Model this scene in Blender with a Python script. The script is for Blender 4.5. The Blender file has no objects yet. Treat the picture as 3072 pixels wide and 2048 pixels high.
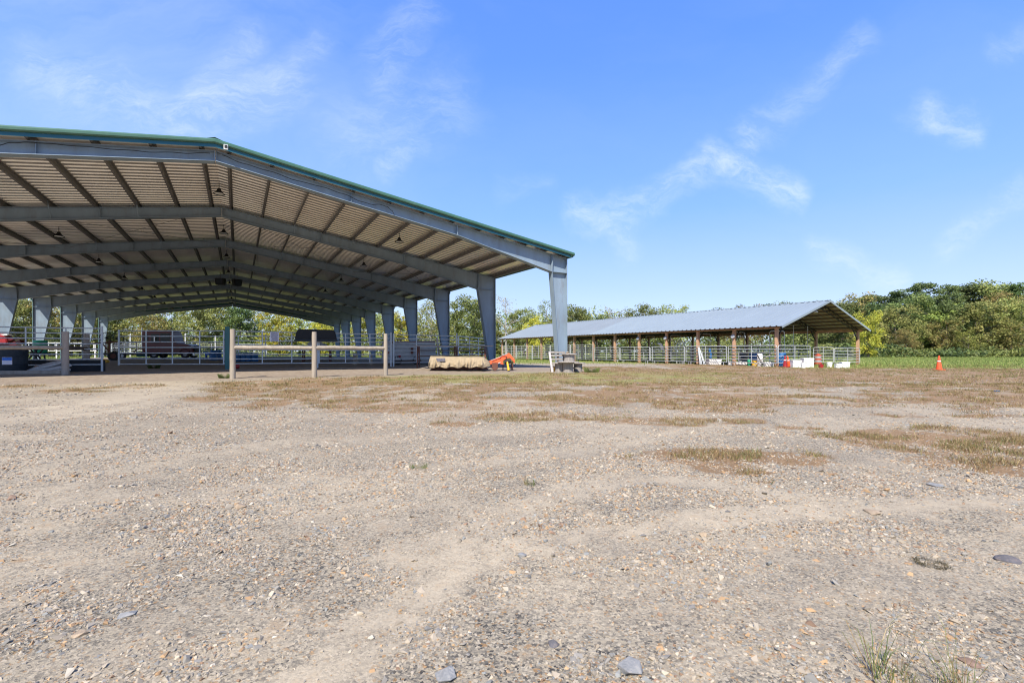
import bpy, math, random
import numpy as np
from mathutils import Vector, Matrix
random.seed(7); RNG = np.random.default_rng(7)
S = bpy.context.scene; COL = S.collection
F, HOR, CX, CAMZ = 1420.6, 1053.0, 1536.0, 1.0      # measured lens (pixels of the photo), horizon row, centre column, eye height
SUN_EL = math.radians(49); SUN_DIR = Vector((-.25, -.968, 0)).normalized()

# ------------------------------------------------------------------ helpers
def X(px, Z): return (px - CX) / F * Z
def Hh(py, Z): return CAMZ + (HOR - py) / F * Z
def G(px, py, z=0.0):
    Z = (CAMZ - z) * F / (py - HOR); return (X(px, Z), Z)

class MB:
    def __init__(s): s.v = []; s.f = []
    def add(s, vs, fs):
        n = len(s.v); s.v += [tuple(p) for p in vs]; s.f += [tuple(n + i for i in f) for f in fs]; return s
    def box(s, c, d, rz=0, M=None):
        x, y, z = d[0] / 2, d[1] / 2, d[2] / 2; co, si = math.cos(rz), math.sin(rz); vs = []
        for a, b, e in ((-x,-y,-z),(x,-y,-z),(x,y,-z),(-x,y,-z),(-x,-y,z),(x,-y,z),(x,y,z),(-x,y,z)):
            p = Vector((a * co - b * si, a * si + b * co, e))
            if M is not None: p = M @ p
            vs.append((p.x + c[0], p.y + c[1], p.z + c[2]))
        return s.add(vs, [(0,3,2,1),(4,5,6,7),(0,1,5,4),(1,2,6,5),(2,3,7,6),(3,0,4,7)])
    def bar(s, p0, p1, w, h, up=(0, 0, 1)):
        p0, p1 = Vector(p0), Vector(p1); d = (p1 - p0).normalized(); u = Vector(up)
        if abs(d.dot(u)) > .98: u = Vector((1, 0, 0))
        r = d.cross(u).normalized(); u = r.cross(d); vs = []
        for p in (p0, p1):
            for a, b in ((-1,-1),(1,-1),(1,1),(-1,1)): vs.append(p + r * (a * w / 2) + u * (b * h / 2))
        return s.add(vs, [(0,1,2,3),(7,6,5,4),(0,4,5,1),(1,5,6,2),(2,6,7,3),(3,7,4,0)])
    def tube(s, pts, r, n=8, cap=True):
        pts = [Vector(p) for p in pts]; rs = r if isinstance(r, (list, tuple)) else [r] * len(pts)
        prev = None; rings = []
        for i, p in enumerate(pts):
            a = pts[max(i - 1, 0)]; b = pts[min(i + 1, len(pts) - 1)]; t = (b - a).normalized()
            if prev is None:
                u = Vector((0, 0, 1)) if abs(t.z) < .9 else Vector((1, 0, 0)); nrm = t.cross(u).normalized()
            else: nrm = (prev - t * prev.dot(t)).normalized()
            prev = nrm; bi = t.cross(nrm)
            rings.append([p + (nrm * math.cos(k * 2 * math.pi / n) + bi * math.sin(k * 2 * math.pi / n)) * rs[i] for k in range(n)])
        vs = [q for rg in rings for q in rg]; fs = []
        for i in range(len(rings) - 1):
            for k in range(n):
                k2 = (k + 1) % n; fs.append((i * n + k, i * n + k2, (i + 1) * n + k2, (i + 1) * n + k))
        if cap: fs.append(tuple(range(n - 1, -1, -1))); fs.append(tuple((len(rings) - 1) * n + k for k in range(n)))
        return s.add(vs, fs)
    def lathe(s, prof, n=20, c=(0, 0, 0), cap=True):
        vs = []; fs = []
        for r, z in prof:
            for k in range(n):
                a = 2 * math.pi * k / n; vs.append((c[0] + r * math.cos(a), c[1] + r * math.sin(a), c[2] + z))
        for i in range(len(prof) - 1):
            for k in range(n):
                k2 = (k + 1) % n; fs.append((i * n + k, i * n + k2, (i + 1) * n + k2, (i + 1) * n + k))
        if cap: fs.append(tuple(range(n - 1, -1, -1))); fs.append(tuple((len(prof) - 1) * n + k for k in range(n)))
        return s.add(vs, fs)
    def prism(s, poly, y0, y1):            # poly of (x, z), extruded along y
        n = len(poly); vs = [(x, y0, z) for x, z in poly] + [(x, y1, z) for x, z in poly]
        fs = [tuple(range(n)), tuple(range(2 * n - 1, n - 1, -1))]
        for k in range(n): k2 = (k + 1) % n; fs.append((k, n + k, n + k2, k2))
        return s.add(vs, fs)
    def mesh(s, name, m, smooth=None, bevel=0):
        me = bpy.data.meshes.new(name); me.from_pydata(s.v, [], s.f); me.materials.append(m)
        import bmesh
        bm = bmesh.new(); bm.from_mesh(me); bmesh.ops.recalc_face_normals(bm, faces=bm.faces)
        if bevel:
            bmesh.ops.bevel(bm, geom=list(bm.edges), offset=bevel, segments=2, affect='EDGES', clamp_overlap=True)
        bm.to_mesh(me); bm.free()
        if smooth is not None:
            me.shade_smooth(); me.set_sharp_from_angle(angle=math.radians(smooth))
        return me

def link(name, data, parent=None):
    o = bpy.data.objects.new(name, data); COL.objects.link(o)
    if parent is not None: o.parent = parent
    return o
def tag(o, label=None, cat=None, group=None, kind=None):
    if label: o['label'] = label
    if cat: o['category'] = cat
    if group: o['group'] = group
    if kind: o['kind'] = kind
    return o
def thing(name, label, cat, loc=(0, 0, 0), rz=0, group=None):
    o = link(name, None); o.location = loc; o.rotation_euler = (0, 0, rz); o.empty_display_size = .2
    return tag(o, label, cat, group)
def part(name, mb, m, parent, smooth=None, bevel=0): return link(name, mb.mesh(name, m, smooth, bevel), parent)
def solid(name, mb, m, label, cat, loc=(0, 0, 0), rz=0, group=None, smooth=None, bevel=0):
    o = part(name, mb, m, None, smooth, bevel); o.location = loc; o.rotation_euler = (0, 0, rz); return tag(o, label, cat, group)
def kids(o): return list(o.children)
def clone(o, loc=None, rz=None, label=None, parent=None):
    c = o.copy(); COL.objects.link(c)
    if parent is not None: c.parent = parent
    if loc is not None: c.location = loc
    if rz is not None: c.rotation_euler = (0, 0, rz)
    if label: c['label'] = label
    for ch in kids(o):
        d = ch.copy(); COL.objects.link(d); d.parent = c
        for g in kids(ch): e = g.copy(); COL.objects.link(e); e.parent = d
    return c
def raw_mesh(name, verts, faces, m, colors=None, smooth=False, nsides=None):
    """verts (N,3); faces (M,k) equal-sided; colors (N,3) per vertex"""
    verts = np.asarray(verts, dtype=np.float32); faces = np.asarray(faces, dtype=np.int32)
    me = bpy.data.meshes.new(name); k = faces.shape[1]
    me.vertices.add(len(verts)); me.vertices.foreach_set('co', verts.ravel())
    me.loops.add(faces.size); me.loops.foreach_set('vertex_index', faces.ravel())
    me.polygons.add(len(faces)); me.polygons.foreach_set('loop_start', np.arange(0, faces.size, k, dtype=np.int32))
    try: me.polygons.foreach_set('loop_total', np.full(len(faces), k, dtype=np.int32))
    except Exception: pass
    me.update(calc_edges=True)
    if colors is not None:
        a = me.attributes.new('col', 'FLOAT_COLOR', 'POINT')
        a.data.foreach_set('color', np.concatenate([colors, np.ones((len(colors), 1))], 1).astype(np.float32).ravel())
    me.polygons.foreach_set('use_smooth', np.full(len(faces), bool(smooth)))
    me.materials.append(m); me.validate(); return me

# value noise in numpy
_PERM = RNG.random((256, 256))
def vnoise(x, y):
    xi = np.floor(x).astype(int); yi = np.floor(y).astype(int); xf = x - xi; yf = y - yi
    xf = xf * xf * (3 - 2 * xf); yf = yf * yf * (3 - 2 * yf)
    g = lambda a, b: _PERM[a % 256, b % 256]
    return (g(xi, yi) * (1 - xf) + g(xi + 1, yi) * xf) * (1 - yf) + (g(xi, yi + 1) * (1 - xf) + g(xi + 1, yi + 1) * xf) * yf
def fbm(x, y, o=4):
    t = 0; a = .5; n = 0
    for i in range(o): t = t + a * vnoise(x * 2 ** i + 17 * i, y * 2 ** i + 31 * i); n += a; a *= .5
    return t / n
def sst(a, b, x): t = np.clip((x - a) / (b - a), 0, 1); return t * t * (3 - 2 * t)

# ------------------------------------------------------------------ materials
def newmat(name):
    m = bpy.data.materials.new(name); m.use_nodes = True; nt = m.node_tree
    return m, nt, nt.nodes['Principled BSDF']
def N(nt, t, **kw):
    n = nt.nodes.new(t)
    for k, v in kw.items():
        if k.startswith('i_'):
            key = k[2:]; n.inputs[int(key) if key.isdigit() else key.replace('_', ' ')].default_value = v
        else: setattr(n, k, v)
    return n
def L(nt, a, b): nt.links.new(a, b)
def ramp(nt, fac, stops, interp='LINEAR'):
    r = N(nt, 'ShaderNodeValToRGB'); r.color_ramp.interpolation = interp; e = r.color_ramp.elements
    while len(e) < len(stops): e.new(.5)
    for el, (p, c) in zip(e, stops): el.position = p; el.color = (*c, 1)
    if fac is not None: L(nt, fac, r.inputs[0])
    return r
def mixc(nt, fac, a, b, mode='MIX'):
    n = N(nt, 'ShaderNodeMix', data_type='RGBA', blend_type=mode)
    for sock, v in ((n.inputs[0], fac), (n.inputs[6], a), (n.inputs[7], b)):
        if hasattr(v, 'links') or hasattr(v, 'is_output'): L(nt, v, sock)
        elif isinstance(v, (int, float)): sock.default_value = v
        else: sock.default_value = (*v, 1)
    return n.outputs[2]
def math_(nt, op, a, b=None, c=None, clamp=False):
    n = N(nt, 'ShaderNodeMath', operation=op, use_clamp=clamp)
    for i, v in enumerate((a, b, c)):
        if v is None: continue
        if isinstance(v, (int, float)): n.inputs[i].default_value = v
        else: L(nt, v, n.inputs[i])
    return n.outputs[0]
def noise(nt, vec, scale, detail=4, rough=.55, dist=0):
    n = N(nt, 'ShaderNodeTexNoise'); n.inputs['Scale'].default_value = scale; n.inputs['Detail'].default_value = detail
    n.inputs['Roughness'].default_value = rough; n.inputs['Distortion'].default_value = dist
    if vec is not None: L(nt, vec, n.inputs['Vector'])
    return n
def plain(name, c, rough=.6, metal=0, var=.18, scale=4, dirt=None, dirt_amt=.3, bump=.1, bscale=60, stretch=(1, 1, 1)):
    m, nt, b = newmat(name); tc = N(nt, 'ShaderNodeTexCoord')
    mp = N(nt, 'ShaderNodeMapping'); mp.inputs['Scale'].default_value = stretch; L(nt, tc.outputs['Object'], mp.inputs[0]); v = mp.outputs[0]
    n1 = noise(nt, v, scale, 6, .6); lo = tuple(max(0, x * (1 - var)) for x in c); hi = tuple(min(1, x * (1 + var)) for x in c)
    col = ramp(nt, n1.outputs['Fac'], [(.3, lo), (.7, hi)]).outputs[0]
    if dirt:
        n2 = noise(nt, v, scale * 2.3, 8, .7, .4); f = ramp(nt, n2.outputs['Fac'], [(.5, (0, 0, 0)), (.72, (dirt_amt,) * 3)]).outputs[0]
        col = mixc(nt, f, col, dirt)
    L(nt, col, b.inputs['Base Color']); b.inputs['Metallic'].default_value = metal
    rr = N(nt, 'ShaderNodeMapRange'); L(nt, n1.outputs['Fac'], rr.inputs[0]); rr.inputs[3].default_value = max(.05, rough - .12); rr.inputs[4].default_value = min(1, rough + .12)
    L(nt, rr.outputs[0], b.inputs['Roughness'])
    if bump:
        n3 = noise(nt, v, bscale, 4, .6); bp = N(nt, 'ShaderNodeBump'); bp.inputs['Strength'].default_value = bump; bp.inputs['Distance'].default_value = .01
        L(nt, n3.outputs['Fac'], bp.inputs['Height']); L(nt, bp.outputs[0], b.inputs['Normal'])
    return m
def colattr(name, rough=.8, trans=0, objvar=0, spec=.3):
    m, nt, b = newmat(name); at = N(nt, 'ShaderNodeAttribute', attribute_name='col'); c = at.outputs['Color']
    if objvar:
        oi = N(nt, 'ShaderNodeObjectInfo'); hs = N(nt, 'ShaderNodeHueSaturation')
        mr = N(nt, 'ShaderNodeMapRange'); L(nt, oi.outputs['Random'], mr.inputs[0]); mr.inputs[3].default_value = .5 - .014 * objvar; mr.inputs[4].default_value = .5 + .022 * objvar
        mr2 = N(nt, 'ShaderNodeMapRange'); L(nt, math_(nt, 'FRACT', math_(nt, 'MULTIPLY', oi.outputs['Random'], 7.31)), mr2.inputs[0]); mr2.inputs[3].default_value = .68; mr2.inputs[4].default_value = 1.35
        L(nt, mr.outputs[0], hs.inputs['Hue']); L(nt, mr2.outputs[0], hs.inputs['Value']); L(nt, c, hs.inputs['Color']); c = hs.outputs[0]
    L(nt, c, b.inputs['Base Color']); b.inputs['Roughness'].default_value = rough; b.inputs['Specular IOR Level'].default_value = spec
    if trans:
        t = N(nt, 'ShaderNodeBsdfTranslucent'); L(nt, c, t.inputs['Color']); ms = N(nt, 'ShaderNodeMixShader'); ms.inputs[0].default_value = trans
        L(nt, b.outputs[0], ms.inputs[1]); L(nt, t.outputs[0], ms.inputs[2]); L(nt, ms.outputs[0], nt.nodes['Material Output'].inputs['Surface'])
    return m

M = {}
M['steel'] = plain('painted_steel', (.225, .295, .36), .5, 0, .14, 1.6, (.17, .15, .13), .45, .04, 40, (1, 1, .3))
M['deck'] = plain('roof_sheet_underside', (.86, .82, .745), .32, .7, .06, .6, (.5, .45, .38), .3, .01, 20)
M['purlin'] = plain('purlin_steel', (.155, .147, .14), .6, 0, .12, 2, (.16, .12, .1), .3, .05)
M['green'] = plain('green_trim', (.05, .13, .085), .4, 0, .1, 2, (.16, .22, .18), .2, .03)
M['teal'] = plain('teal_trim', (.012, .1, .14), .4, 0, .1, 2, None, 0, .03)
M['tealpost'] = plain('teal_post_paint', (.02, .13, .13), .45, 0, .15, 5, (.12, .08, .05), .35, .05)
M['galv'] = plain('galvanised_pipe', (.56, .59, .6), .45, .1, .12, 9, (.36, .33, .29), .3, .04)
M['galvroof'] = None
M['galvdull'] = plain('weathered_pipe', (.4, .42, .425), .5, .1, .15, 9, (.26, .23, .2), .4, .04)
M['black'] = plain('black_plastic', (.008, .009, .011), .7, 0, .3, 6, (.05, .05, .05), .3, .06)
M['rubber'] = plain('tyre_rubber', (.02, .02, .02), .85, 0, .2, 8, (.09, .07, .05), .4, .2, 90)
M['wood'] = plain('weathered_log', (.33, .28, .215), .85, 0, .2, 9, (.2, .16, .12), .55, .5, 60, (1, 1, .12))
M['woodg'] = plain('grey_board', (.33, .28, .23), .88, 0, .22, 7, (.14, .12, .11), .5, .5, 55, (1, 1, .2))
M['drumwood'] = plain('grey_drum_staves', (.3, .275, .245), .9, 0, .25, 10, (.08, .07, .06), .5, .4, 40, (1, 1, .12))
M['spool'] = plain('weathered_spool_wood', (.37, .335, .295), .88, 0, .22, 10, (.15, .13, .12), .5, .4, 40, (1, 1, .12))
M['post'] = plain('treated_post', (.5, .3, .18), .8, 0, .25, 4, (.24, .15, .1), .6, .4, 50, (1, 1, .15))
M['darkwood'] = plain('dark_timber', (.09, .065, .05), .85, 0, .3, 4, (.04, .03, .03), .5, .3, 40)
M['rust'] = plain('rusty_steel', (.14, .055, .035), .8, 0, .3, 12, (.09, .05, .035), .6, .2, 80)
M['orange'] = plain('orange_paint', (.72, .13, .04), .45, 0, .15, 6, (.3, .15, .08), .35, .06)
M['cone'] = plain('orange_plastic', (.8, .1, .025), .5, 0, .12, 6, (.35, .12, .06), .3, .05)
M['yellow'] = plain('yellow_plastic', (.75, .42, .02), .5, 0, .1, 6, (.3, .2, .06), .3, .05)
M['white'] = plain('white_plastic', (.75, .74, .71), .5, 0, .06, 5, (.42, .37, .3), .3, .05)
M['red'] = plain('red_paint', (.3, .018, .02), .35, 0, .12, 4, (.1, .03, .03), .3, .03)
M['maroon'] = plain('dark_red_paint', (.11, .012, .016), .35, 0, .15, 4, (.06, .02, .02), .3, .03)
M['blue'] = plain('blue_plastic', (.012, .11, .3), .5, 0, .12, 5, (.04, .08, .15), .3, .05)
M['navy'] = plain('dark_blue_plastic', (.006, .016, .026), .6, 0, .2, 5, (.05, .06, .06), .4, .08)
M['tealdrum'] = plain('green_plastic', (.02, .32, .16), .5, 0, .12, 5, None, 0, .05)
M['grey'] = plain('grey_sheet_metal', (.36, .37, .38), .5, .2, .12, 3, (.2, .17, .14), .4, .05)
M['concrete'] = plain('broken_concrete', (.42, .41, .39), .9, 0, .18, 6, (.25, .22, .2), .4, .6, 40)
M['glass'] = plain('window_glass', (.012, .02, .022), .4, 0, .1, 2, None, 0, 0)
M['chrome'] = plain('bright_metal', (.6, .6, .6), .25, .8, .1, 4, None, 0, .02)
M['tarp'] = plain('canvas_tarp', (.33, .26, .165), .85, 0, .14, 5, (.3, .23, .14), .4, .35, 120)
M['tarpdark'] = plain('faded_print_on_tarp', (.07, .07, .1), .85, 0, .5, 14, (.4, .33, .22), .7, .2, 120)
M['lens'] = plain('lamp_lens', (.7, .7, .66), .3, 0, .05, 5, None, 0, .02)
M['signw'] = plain('white_sign_face', (.72, .7, .76), .5, 0, .04, 5, (.5, .48, .5), .2, .02)
M['ink'] = plain('sign_ink', (.1, .08, .14), .7, 0, .2, 30, None, 0, 0)
M['bluesign'] = plain('blue_label_ink', (.03, .15, .55), .6, 0, .25, 30, None, 0, 0)
M['bark'] = plain('tree_bark', (.17, .14, .115), .9, 0, .3, 3, (.08, .065, .055), .5, .6, 20, (1, 1, .25))
M['palebark'] = plain('pale_bark', (.34, .31, .27), .9, 0, .25, 3, (.16, .14, .12), .5, .5, 20, (1, 1, .25))
M['stone'] = colattr('loose_stone', .85)
M['grass'] = colattr('dry_grass_blades', .8, .25)
M['leaf'] = colattr('tree_leaves', .6, .2, 1)
M['rock'] = plain('slate_rock', (.235, .235, .225), .85, 0, .22, 25, (.36, .32, .27), .7, .5, 120)
M['rocktan'] = plain('tan_rock', (.33, .25, .165), .85, 0, .2, 25, (.55, .45, .34), .4, .5, 120)
M['rockdark'] = plain('dark_slate_rock', (.1, .095, .1), .8, 0, .3, 25, (.3, .2, .13), .4, .5, 120)
M['rockbrown'] = plain('brown_rock', (.2, .13, .09), .85, 0, .25, 25, (.4, .3, .2), .4, .5, 120)

def roof_top_mat(name, c):
    m, nt, b = newmat(name); tc = N(nt, 'ShaderNodeTexCoord'); n1 = noise(nt, tc.outputs['Object'], .35, 6, .6)
    mp = N(nt, 'ShaderNodeMapping'); mp.inputs['Scale'].default_value = (.4, 3, 1); L(nt, tc.outputs['Object'], mp.inputs[0]); n2 = noise(nt, mp.outputs[0], 1.6, 5, .6)
    f = math_(nt, 'ADD', math_(nt, 'MULTIPLY', n1.outputs['Fac'], .5), math_(nt, 'MULTIPLY', n2.outputs['Fac'], .5))
    col = ramp(nt, f, [(.35, tuple(x * .93 for x in c)), (.65, tuple(x * 1.05 for x in c))]).outputs[0]
    L(nt, col, b.inputs['Base Color']); b.inputs['Metallic'].default_value = .35; b.inputs['Roughness'].default_value = .5
    return m
M['galvroof'] = roof_top_mat('galvanised_roof', (.32, .37, .385))
M['galvroof2'] = roof_top_mat('galvanised_roof_weathered', (.29, .335, .35))

# ------------------------------------------------------------------ site layout
TH = math.atan((CX - 713.0) / F); A0 = (-10.256, 16.374); AW = 14.95; BAY = 7.62; PAD = .13   # steel arena
TB = math.atan((CX - 693.2) / F); B0 = (X(2330, 30.2), 30.2); BW = 10.6; BB = 2.957             # pole barn
ca, sa = math.cos(TH), math.sin(TH); cb, sb = math.cos(TB), math.sin(TB)
def AP(u, v): return (A0[0] + u * ca - v * sa, A0[1] + u * sa + v * ca)
def BP(u, v): return (B0[0] + u * cb - v * sb, B0[1] + u * sb + v * cb)
def AL(x, y): dx, dy = x - A0[0], y - A0[1]; return dx * ca + dy * sa, -dx * sa + dy * ca
def on_a(px, v):            # point of the arena's cross line v seen in photo column px
    r = (px - CX) / F; ox, oy = AP(0, v); u = (r * oy - ox) / (ca - r * sa); return (*AP(u, v), u)
def on_bl(px, u):           # point of the barn's long line u seen in column px
    r = (px - CX) / F; ox, oy = BP(u, 0); v = (ox - r * oy) / (sb + r * cb); return (*BP(u, v), v)
def on_bf(px, v):
    r = (px - CX) / F; ox, oy = BP(0, v); u = (r * oy - ox) / (cb - r * sb); return (*BP(u, v), u)
def gz(x, y):
    u, v = AL(x, y); x = np.asarray(x, float); y = np.asarray(y, float)
    pad = PAD * sst(.3, 5, v) * sst(70, 64, v) * sst(18.5, 15.5, np.abs(u))
    und = (fbm(x * .35 + 5, y * .35 + 9, 3) - .5) * .05 * sst(3, 9, np.hypot(x, y)) * sst(60, 30, np.hypot(x, y))
    und2 = (fbm(x * 1.6 + 50, y * 1.6 + 3, 4) - .5) * .05 * sst(30, 12, np.hypot(x, y))
    return pad + und * (1 - .7 * (pad > .01)) + und2 * sst(.9, 2.2, np.hypot(x, y))
def gz1(x, y): return float(gz(np.array([x]), np.array([y]))[0])

# ground cover fields ------------------------------------------------
def seg_d(x, y, pts):
    d = np.full(np.shape(x), 1e9)
    for (x0, y0), (x1, y1) in zip(pts[:-1], pts[1:]):
        vx, vy = x1 - x0, y1 - y0; t = np.clip(((x - x0) * vx + (y - y0) * vy) / (vx * vx + vy * vy), 0, 1)
        d = np.minimum(d, np.hypot(x - x0 - t * vx, y - y0 - t * vy))
    return d
def gpts(l): return [G(a, b) for a, b in l]
TRACKS = [(gpts([(760, 2140), (1000, 1980), (1350, 1700), (1800, 1590), (2400, 1530), (3300, 1490)]), .13),
          (gpts([(1250, 1660), (1700, 1480), (1900, 1430), (2300, 1470), (2700, 1520)]), .2),
          (gpts([(-300, 1470), (300, 1500), (800, 1480), (1350, 1400), (1800, 1340), (2150, 1280)]), .22),
          (gpts([(-200, 1560), (350, 1400), (850, 1330), (1500, 1290), (2050, 1230)]), .3),
          (gpts([(400, 1115), (520, 1150), (400, 1190), (150, 1240), (-300, 1300)]), .9),
          (gpts([(2120, 1900), (2450, 1780), (2800, 1650), (3200, 1560)]), .08),
          (gpts([(2000, 2100), (2250, 1900), (2100, 1800)]), .08)]
def patch(px, py, rx, ry, amt):
    x, y = G(px, py); return (x, y, rx * y / F, max(ry * y * y / F, .05), amt)
PATCH = [patch(2830, 1325, 330, 40, 1.0), patch(2960, 1390, 170, 30, .9), patch(3100, 1330, 200, 60, 1), patch(2130, 1368, 190, 26, .95), patch(2350, 1375, 130, 22, .85),
         patch(2210, 1412, 130, 14, .85), patch(1890, 1370, 45, 9, 1), patch(2290, 1447, 55, 6, .8), patch(1360, 1270, 70, 7, 1), patch(1180, 1225, 160, 14, .9), patch(1500, 1440, 40, 5, .6),
         patch(1640, 1250, 300, 16, .6), patch(2050, 1265, 260, 16, .8), patch(330, 1165, 130, 13, .8), patch(120, 1150, 170, 12, .7), patch(2400, 1285, 90, 6, .8), patch(2480, 1538, 40, 8, .6),
         patch(2850, 1245, 400, 10, .75), patch(2450, 1215, 400, 10, .7), patch(650, 1290, 60, 5, .6), patch(830, 1230, 60, 5, .6), patch(700, 1195, 150, 14, .7), patch(60, 1680, 40, 6, .4)]
def cover(x, y):
    x = np.asarray(x, float); y = np.asarray(y, float); r = (x * F / np.maximum(y, .5)) + CX
    n = fbm(x * .55 + 3, y * .55 + 8, 5); n2 = fbm(x * 1.7 + 40, y * 1.7 + 21, 4)
    g = np.zeros_like(x)
    band = sst(6.6, 9.5, y) * sst(34, 24, y) * sst(430, 900, r) * (.62 + .3 * sst(13, 17, y))
    band = np.maximum(band, sst(6.8, 9, y) * sst(60, 30, y) * sst(1800, 2200, r) * .6)
    band = np.maximum(band, .85 * sst(13.5, 15.5, y) * sst(24, 20, y) * sst(1050, 1250, r))
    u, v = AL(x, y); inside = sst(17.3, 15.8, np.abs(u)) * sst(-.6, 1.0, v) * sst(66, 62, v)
    band *= 1 - sst(-1.8, -.9, v) * sst(17.5, 16, np.abs(u)) * .75
    g = np.maximum(g, band)
    for cx_, cy_, rx, ry, a in PATCH:
        d = np.hypot((x - cx_) / rx, (y - cy_) / ry); g = np.maximum(g, a * sst(1.35, .55, d))
    field = sst(24, 31, y) * sst(2250, 2520, r - (y - 30) * 12); field = np.maximum(field, sst(31, 46, y) * (1 - inside) * .8)
    field = np.maximum(field, .42 * sst(13, 15.5, y) * sst(26, 21, y) * sst(950, 1250, r) * sst(2500, 2100, r)); sand = np.zeros_like(x)
    w1 = fbm(x * 2.6 + 91, y * 2.6 + 17, 3) - .5; w2 = fbm(x * 9 + 33, y * 9 + 55, 3) - .5
    for ti, (pts, w) in enumerate(TRACKS): sand = np.maximum(sand, (1.0, .85, .65, .5, .9, .6, .6)[ti] * sst(1.5 * w, .5 * w, seg_d(x, y, pts) + (w1 * 1.7 + w2 * 1.1) * w))
    sand = np.maximum(sand * .95, .55 * sst(.5, .68, fbm(x * .9 + 70, y * .9 + 11, 4)))
    g = np.clip(g * 1.0 + (n - .5) * 1.5 * sst(.05, .3, g) + (n2 - .5) * .8 * sst(.05, .3, g), 0, 1) * (1 - inside)
    brk = fbm(x * 4.3 + 12, y * 2.2 + 61, 4); brk2 = fbm(x * .8 + 5, y * 2.6 + 19, 4)
    mix = brk * .5 + brk2 * .5 + .1 * sst(12, 14, y); gb = sst(.22, .6, g)
    pt = np.zeros_like(x)
    for cx_, cy_, rx, ry, a in PATCH[:12]:
        d = np.hypot((x - cx_) / rx, (y - cy_) / ry) + (brk - .5) * 1.5 + (n2 - .5) * 1.2; pt = np.maximum(pt, a * sst(1.1, .75, d))
    g = np.maximum(gb * (.14 + .86 * sst(.35, .5, mix)), pt * (1 - inside) * (.45 + .55 * sst(.36, .5, brk))); g *= 1 - .7 * sand * (y < 30) * (pt < .5)
    return g, field, sand, inside

# ------------------------------------------------------------------ ground sheet
def axis(lo, hi, c, d0, k):
    a = [c]; d = d0
    while a[-1] < hi: a.append(a[-1] + d); d *= k
    b = [c]; d = d0
    while b[-1] > lo: b.append(b[-1] - d); d *= k
    return np.array(sorted(b[1:] + a))
gx = axis(-900, 900, 0, .035, 1.022); gy = axis(-700, 1100, 1.6, .03, 1.0175)
XX, YY = np.meshgrid(gx, gy); x_, y_ = XX.ravel(), YY.ravel()
zz = gz(x_, y_); cg, cf, cs, ci = cover(x_, y_)
nx, ny = len(gx), len(gy); idx = np.arange(nx * ny).reshape(ny, nx)
quads = np.stack([idx[:-1, :-1], idx[:-1, 1:], idx[1:, 1:], idx[1:, :-1]], -1).reshape(-1, 4)

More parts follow.
